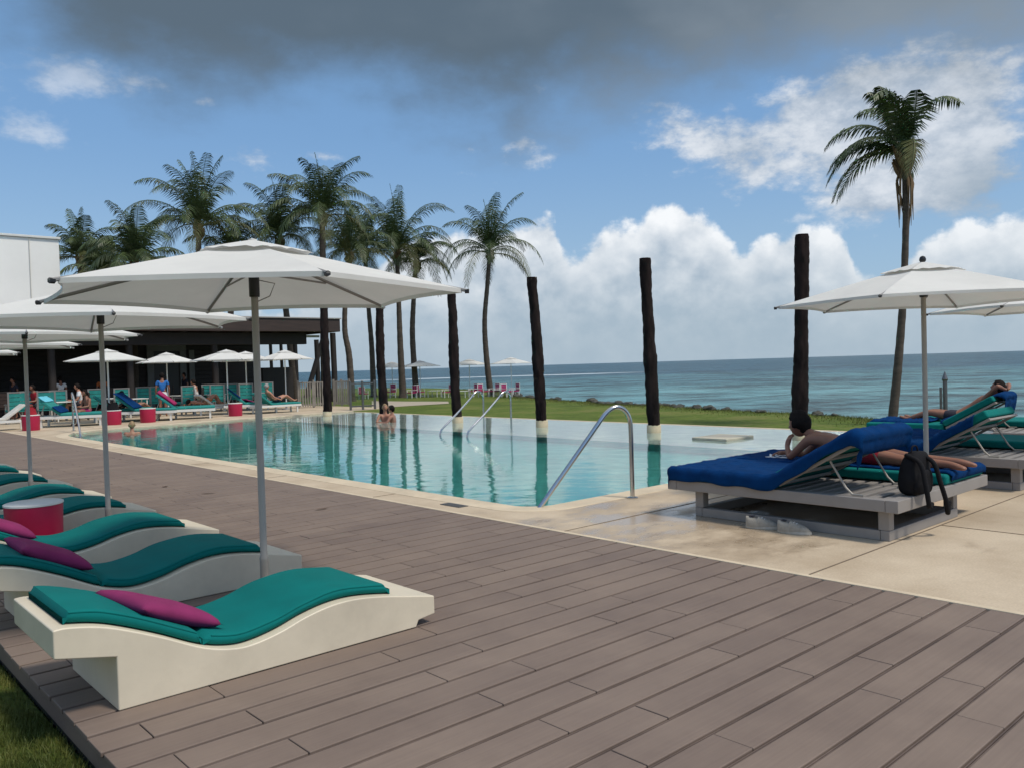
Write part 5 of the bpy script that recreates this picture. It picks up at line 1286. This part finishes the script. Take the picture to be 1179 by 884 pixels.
for px, v, l_ in ((44, 37.6, 'white bar table in the shade left of the seated white shirt'), (128, 37.4, 'white bar table in the shade behind the left terrace umbrella pole'), (246, 36.4, 'white bar table behind the bent legs'), (196, 37.2, 'white bar table right behind the waiter')):
    dup(tb, tuple(row_pt(px, v)), 0.3, l_)
for px, v, l_ in ((66, 36.2, 'teal slatted bar chair just left of the seated white shirt'), (180, 36.6, 'teal slatted bar chair half hidden by the waiter'), (248, 35.6, 'teal slatted bar chair behind the umbrella pole over the red drum'), (305, 37.2, 'teal slatted bar chair at the right end of the terrace')):
    dup(ch, tuple(row_pt(px, v)), R(80), l_, scale=1.12)
# fences on the terrace edge
def fence(A, B, label, n_p, h_, mat, glass=False):
    A = Vector(A); B = Vector(B); t = thing('terrace_fence', label, 'fence', tuple(A)); d = B-A; ln = d.length; an = math.atan2(d.y, d.x); t.rotation_euler = (0, 0, an)
    for k in range(3): x = ln*k/2; MB().box(x-0.04, x+0.04, -0.04, 0.04, 0, h_+0.08).build('post', 'dark_steel' if glass else mat, t, bevel=0.006)
    MB().box(0.05, ln-0.05, -0.02, 0.02, h_-0.06, h_).box(0.05, ln-0.05, -0.02, 0.02, 0.12, 0.18).build('rail', mat, t)
    if not glass:
        m_ = MB(); 
        for k in range(n_p): x = 0.08+(ln-0.16)*k/(n_p-1); m_.box(x-0.03, x+0.03, -0.044, -0.022, 0.06, h_+0.02*math.sin(k*2.1))
        m_.build('pickets', mat, t)
    return t
f1, f2 = row_pt(343, 34.0), row_pt(378, 34.0)
fence(f1, f2, 'weathered picket fence left of the first dark post', 12, 1.15, 'fence_wood')
a = Vector((18.7, 33.6, 0)); fence(row_pt(384, 34), row_pt(402, 33.5), 'weathered picket fence right of the first dark post', 7, 1.15, 'fence_wood')
gl, nt, out = new_mat('clear_glass'); tr_ = nd(nt, 'ShaderNodeBsdfTransparent'); tr_.inputs['Color'].default_value = (0.86, 0.92, 0.90, 1); gg = nd(nt, 'ShaderNodeBsdfGlossy', i_Roughness=0.03); lw = nd(nt, 'ShaderNodeFresnel', i_IOR=1.45); ms = nd(nt, 'ShaderNodeMixShader')
nt.links.new(lw.outputs[0], ms.inputs[0]); nt.links.new(tr_.outputs[0], ms.inputs[1]); nt.links.new(gg.outputs[0], ms.inputs[2]); nt.links.new(ms.outputs[0], out.inputs['Surface'])
g_ = fence(row_pt(403, 29.6), row_pt(431, 29.4), 'glass panel fence with dark posts behind the pool, left of the bathers post', 0, 1.1, 'dark_steel', True)
lnn = (row_pt(431, 29.4)-row_pt(403, 29.6)).length
MB().box(0.06, lnn-0.06, -0.006, 0.006, 0.2, 1.02).build('glass_panel', 'clear_glass', g_)
# little shore marker post on the right lawn
mp_ = thing('shower_post', 'slim steel shower post on the lawn right of the umbrella pole', 'post', tuple(gp(1089, 494, -0.2)))
MB().tube([(0, 0, -0.3), (0, 0, 1.15)], 0.05, 12).build('pole', 'dark_steel', mp_); MB().tube([(-0.10, 0.06, -0.3), (-0.10, 0.06, 1.0)], 0.03, 10).build('pipe', 'dark_steel', mp_)
MB().lathe([(0.06, 1.15), (0.07, 1.18), (0.03, 1.30), (0.01, 1.36)], n=12).build('cap', 'dark_steel', mp_)

# rocks along the shore rim
def make_rock(seed):
    b = MB()
    def fn(a, c):
        th = a*2*PI; ph = (c-.5)*PI; d = Vector((math.cos(th)*math.cos(ph), math.sin(th)*math.cos(ph), math.sin(ph)))
        r_ = 1+0.45*mnoise.noise(d*1.6+Vector((seed*5, 0, 0)))+0.15*mnoise.noise(d*5+Vector((seed, 0, 0)))
        return (d.x*r_*0.5, d.y*r_*0.4, d.z*r_*0.26)
    return b.grid(fn, 16, 9)
rocks = [make_rock(k).build('shore_rock', 'rock', angle=60) for k in range(4)]
rn = random.Random(9); k = 0
for i in range(int(len(sh)*0.30), int(len(sh)*0.62)):
    p = sh[i]; q = sh[i+1]
    for s_ in (0.1, 0.5, 0.85):
        if rn.random() < 0.35: continue
        o = rocks[k] if k < 4 else rocks[k % 4].copy()
        if k >= 4: C.objects.link(o)
        o.location = (p[0]+(q[0]-p[0])*s_+rn.uniform(-.4, .2), p[1]+(q[1]-p[1])*s_+rn.uniform(-.2, .2), -0.43+rn.uniform(-.05, .03)); sc_ = rn.uniform(0.25, 0.65); o.scale = (sc_, sc_, sc_*0.9); o.rotation_euler = (0, 0, rn.uniform(0, 6))
        tag(o, 'rough dark rock on the seaward rim of the lawn', 'rock', 'dark rocks along the rim of the lawn'); k += 1

# fallen leaves on the deck
lf = MB().add([(-0.09, 0, 0), (-0.03, 0.018, 0.006), (0.05, 0.014, 0.004), (0.1, 0, 0.01), (0.04, -0.016, 0.003), (-0.04, -0.015, 0.007)], [(0, 1, 2, 3, 4, 5)]).build('fallen_leaf', 'leaf_dry')
for i, (x, y, l_) in enumerate([(370, 586, 'dry brown leaf on the deck near the pool coping'), (140, 523, 'dry brown leaf on the deck beyond the farther loungers'), (240, 568, 'dry brown leaf on the deck right of the second umbrella pole'), (190, 560, 'dry brown leaf on the deck by the fourth lounger foot')]):
    o = lf if i == 0 else lf.copy()
    if i: C.objects.link(o)
    p = gp(x, y, 0.003); o.location = p; o.rotation_euler = (0, 0, i*1.3); tag(o, l_, 'leaf', 'dry leaves on the deck')

# ------------------------------------------------------------------ world
SUN_EL, SUN_AZ = R(58), math.atan2(-0.93, 0.30)     # azimuth as an angle in the xy plane
w = bpy.data.worlds.new('World'); S.world = w; w.use_nodes = True
nt = w.node_tree; nt.nodes.clear(); LK = nt.links.new
class X:
    """tiny expression wrapper round math nodes"""
    def __init__(s, o): s.o = o
    @staticmethod
    def op(kind, a, b=None, c=None, clamp=False):
        n = nt.nodes.new('ShaderNodeMath'); n.operation = kind; n.use_clamp = clamp
        for i, v in enumerate((a, b, c)):
            if v is None: continue
            if isinstance(v, X): LK(v.o, n.inputs[i])
            else: n.inputs[i].default_value = v
        return X(n.outputs[0])
    def __add__(s, o): return X.op('ADD', s, o)
    __radd__ = __add__
    def __sub__(s, o): return X.op('SUBTRACT', s, o)
    def __rsub__(s, o): return X.op('SUBTRACT', o, s)
    def __mul__(s, o): return X.op('MULTIPLY', s, o)
    __rmul__ = __mul__
def sstep(v, a, b, t0=0.0, t1=1.0):
    n = nt.nodes.new('ShaderNodeMapRange'); n.interpolation_type = 'SMOOTHSTEP'
    LK(v.o, n.inputs['Value']); n.inputs['From Min'].default_value = a; n.inputs['From Max'].default_value = b; n.inputs['To Min'].default_value = t0; n.inputs['To Max'].default_value = t1
    return X(n.outputs[0])
def mixc(f, a, b):
    n = nt.nodes.new('ShaderNodeMix'); n.data_type = 'RGBA'
    if isinstance(f, X): LK(f.o, n.inputs['Factor'])
    else: n.inputs['Factor'].default_value = f
    for nm, v in (('A', a), ('B', b)):
        if isinstance(v, tuple): n.inputs[nm].default_value = c4(v)
        else: LK(v, n.inputs[nm])
    return n.outputs['Result']
tcw = nt.nodes.new('ShaderNodeTexCoord'); dirv = tcw.outputs['Generated']
sep = nt.nodes.new('ShaderNodeSeparateXYZ'); LK(dirv, sep.inputs[0])
dx_, dy_, dz_ = X(sep.outputs[0]), X(sep.outputs[1]), X(sep.outputs[2])
side = dx_*HR.x + dy_*HR.y; fwd = dx_*F0.x + dy_*F0.y
A = X.op('ARCTAN2', side, fwd)*(180/PI)
Ea = X.op('ARCSINE', dz_)*(180/PI)
def noise_at(scale, detail, rough, stretch=(1, 1, 1), off=(0, 0, 0), dist=0.0):
    mp = nt.nodes.new('ShaderNodeMapping'); mp.inputs['Scale'].default_value = stretch; mp.inputs['Location'].default_value = off; LK(dirv, mp.inputs['Vector'])
    n = nt.nodes.new('ShaderNodeTexNoise'); n.inputs['Scale'].default_value = scale; n.inputs['Detail'].default_value = detail; n.inputs['Roughness'].default_value = rough; n.inputs['Distortion'].default_value = dist
    LK(mp.outputs[0], n.inputs['Vector']); return X(n.outputs['Fac'])
def voro(scale, det, rough, off=(0, 0, 0)):
    mp = nt.nodes.new('ShaderNodeMapping'); mp.inputs['Location'].default_value = off; LK(dirv, mp.inputs['Vector'])
    n = nt.nodes.new('ShaderNodeTexVoronoi'); n.feature = 'F1'; n.inputs['Scale'].default_value = scale
    n.inputs['Detail'].default_value = det; n.inputs['Roughness'].default_value = rough; n.normalize = True
    LK(mp.outputs[0], n.inputs['Vector']); return X(n.outputs['Distance'])
def curve(v, pts, amin, amax, vmax):
    n = nt.nodes.new('ShaderNodeFloatCurve'); t_ = (v-amin)*(1/(amax-amin)); LK(t_.o, n.inputs['Value'])
    cv = n.mapping.curves[0]
    P = sorted(((a-amin)/(amax-amin), e/vmax) for a, e in pts)
    cv.points[0].location = P[0]; cv.points[1].location = P[-1]
    for p in P[1:-1]: cv.points.new(*p)
    n.mapping.use_clip = False; n.mapping.update()
    return X(n.outputs[0])*vmax
def gauss(a, e, sa, se):
    p = (A-a)*(1/sa); q = (Ea-e)*(1/se)
    return X.op('POWER', 2.718, (p*p+q*q)*-1.0)
# clear sky
sky = nt.nodes.new('ShaderNodeTexSky'); sky.sky_type = 'NISHITA'; sky.sun_disc = False; sky.sun_elevation = SUN_EL
sky.sun_rotation = PI/2 - SUN_AZ; sky.air_density = 1.0; sky.dust_density = 0.6; sky.ozone_density = 1.5
K = 8.6   # cloud colours are written as seen, Background strength is 0.1
def kc(c): return tuple(x*K for x in c)
base = sky.outputs[0]
hz = sstep(Ea, 0.0, 16.0, 1.0, 0.0)
base = mixc(0.55, base, kc((0.140, 0.315, 0.58)))
base = mixc(hz*0.6, base, kc((0.33, 0.46, 0.58)))
# middle cloud layer
n2 = noise_at(5.5, 4, 0.60, (1, 1, 2.2)); n2b = noise_at(19, 5, 0.62, (1, 1, 1.8), (3, 1, 2))
bl = [(12.8, 15.0, 4.5, 2.0, .9), (16.3, 12.6, 2.6, 2.2, 1.0), (9.4, 16.3, 2.5, 1.2, .6), (19, 15.5, 2.4, 1.6, .6), (23.0, 16.0, 4.0, 2.6, 1.0), (22.6, 12.8, 3.2, 3.0, 1.0), (26.5, 13.5, 3.6, 4.0, .9), (30, 14.5, 4.2, 3.2, .9), (28.5, 9.5, 5.0, 2.4, .8), (23.5, 9.5, 3.2, 1.2, .6),
      (-28.5, 18.3, 3.0, 1.6, .70), (-25.0, 17.6, 3.8, 1.2, .62), (-29.6, 14.5, 2.4, 1.0, .62), (-27.4, 13.2, 1.6, .8, .55), (-19.4, 17.0, .9, .45, .75), (-17.0, 16.8, .9, .4, .75), (-17.2, 14.1, 2.2, 1.1, .85), (-12.0, 14.1, 2.0, .5, .65), (2.0, 14.0, 2.0, 3.0, .42), (-8.8, 14.2, .9, .4, .6)]
msk = None
for (a, e, sa, se, wt) in bl:
    g = gauss(a, e, sa, se)*wt; msk = g if msk is None else msk+g
outside = sstep(X.op('ABSOLUTE', A), 36, 55)*0.55  # added cloud cover out of view, bright to light the scene softly
n2s = (n2-0.5)*1.6+(n2b-0.5)*1.5
al2 = sstep(msk+outside+n2s*1.35, 0.40, 1.15)
sh2 = sstep((n2b-0.5)*1.6+n2s*0.35, -0.45, 0.5)
rightdark = sstep(A, 24, 30)*gauss(29.5, 9.4, 6, 2.4)
c2 = mixc(sh2, kc((0.34, 0.41, 0.50)), kc((0.70, 0.73, 0.77)))
c2 = mixc(rightdark*0.75, c2, kc((0.25, 0.32, 0.39)))
base = mixc(al2*0.90*sstep(A, -24, -16, 0.55, 1.0), base, c2)
# cumulus bank over the sea
v1 = voro(17, 3.0, 0.62); v1b = voro(17, 2.0, 0.62, (0.012, -0.008, 0.020)); n1 = noise_at(7, 3, 0.6); n1f = noise_at(24, 5, 0.62, (1, 1, 1.3), (5, 2, 1))
top = curve(A, [(-60, 7), (-30, 4), (-16.6, 4.5), (-10.9, 6.0), (-8.6, 7.4), (-5, 9.3), (-1.4, 9.9), (1.0, 9.9), (2.8, 10.1), (4.2, 7.6), (6.8, 8.9), (9.0, 9.2), (10.4, 10.6), (12.6, 10.0), (14.4, 8.4), (15.6, 6.9), (16.8, 8.0), (19.7, 8.3), (22.0, 7.2), (23.5, 4.6), (25, 5.2), (27, 7.2), (31.7, 7.8), (45, 9), (60, 7)], -60, 60, 15.0)
d1 = top + (0.36-v1)*2.8 + (n1-0.5)*3.4 + (n1f-.5)*2.6 - Ea - 0.25
al1 = sstep(d1, -0.15, 0.75)
lit = (v1b-v1)*1.5 + (n1f-0.5)*1.5+(n1-0.5)*1.5 + sstep(d1, 0.0, 4.0, 0.42, 0.0) + 0.38
c1 = mixc(X.op('ADD', lit, 0.0, clamp=True), kc((0.36, 0.44, 0.53)), kc((0.84, 0.86, 0.88)))
low = sstep(Ea, 0.3, 9.5, 1.0, 0.0)
c1 = mixc(low*0.90, c1, kc((0.34, 0.43, 0.505)))
base = mixc(al1*0.97, base, c1)
# dark cloud deck overhead
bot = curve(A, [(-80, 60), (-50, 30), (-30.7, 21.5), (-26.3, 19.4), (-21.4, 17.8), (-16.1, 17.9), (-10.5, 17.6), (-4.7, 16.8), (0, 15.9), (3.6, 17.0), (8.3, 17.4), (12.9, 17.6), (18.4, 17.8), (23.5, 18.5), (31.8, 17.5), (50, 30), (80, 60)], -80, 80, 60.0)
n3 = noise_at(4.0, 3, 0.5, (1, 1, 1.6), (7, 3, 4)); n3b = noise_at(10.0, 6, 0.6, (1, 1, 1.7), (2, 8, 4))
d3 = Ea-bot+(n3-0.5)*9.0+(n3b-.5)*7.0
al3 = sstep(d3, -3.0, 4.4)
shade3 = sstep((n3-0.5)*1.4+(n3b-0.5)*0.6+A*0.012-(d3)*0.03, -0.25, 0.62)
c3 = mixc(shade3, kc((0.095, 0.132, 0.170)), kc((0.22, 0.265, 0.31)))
c3 = mixc(sstep(Ea, 30, 62)*1.0, c3, kc((0.72, 0.70, 0.67)))  # unseen zenith cloud brightened to add soft light from above
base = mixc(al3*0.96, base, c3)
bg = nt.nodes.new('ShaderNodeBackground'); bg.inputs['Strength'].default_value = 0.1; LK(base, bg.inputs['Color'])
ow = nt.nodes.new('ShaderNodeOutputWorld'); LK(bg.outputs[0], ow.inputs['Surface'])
w.cycles.sampling_method = 'MANUAL'; w.cycles.sample_map_resolution = 512

sun = bpy.data.lights.new('sun', 'SUN'); sun.energy = 2.1; sun.angle = R(9); sun.color = (1.0, 0.92, 0.80)
so_ = bpy.data.objects.new('sun', sun); C.objects.link(so_)
sd_ = Vector((math.cos(SUN_AZ)*math.cos(SUN_EL), math.sin(SUN_AZ)*math.cos(SUN_EL), math.sin(SUN_EL)))
so_.rotation_euler = sd_.to_track_quat('Z', 'Y').to_euler()

S.view_settings.view_transform = 'Standard'; S.view_settings.look = 'None'; S.view_settings.exposure = 0.40; S.view_settings.gamma = 1.0
S.cycles.max_bounces = 8; S.cycles.transparent_max_bounces = 12; S.cycles.diffuse_bounces = 3; S.cycles.glossy_bounces = 3
S.cycles.caustics_reflective = False; S.cycles.caustics_refractive = True
# drop temporary data left at the origin
for o in list(C.objects):
    if o.type == 'MESH' and o.name.startswith('tmp'): bpy.data.objects.remove(o)
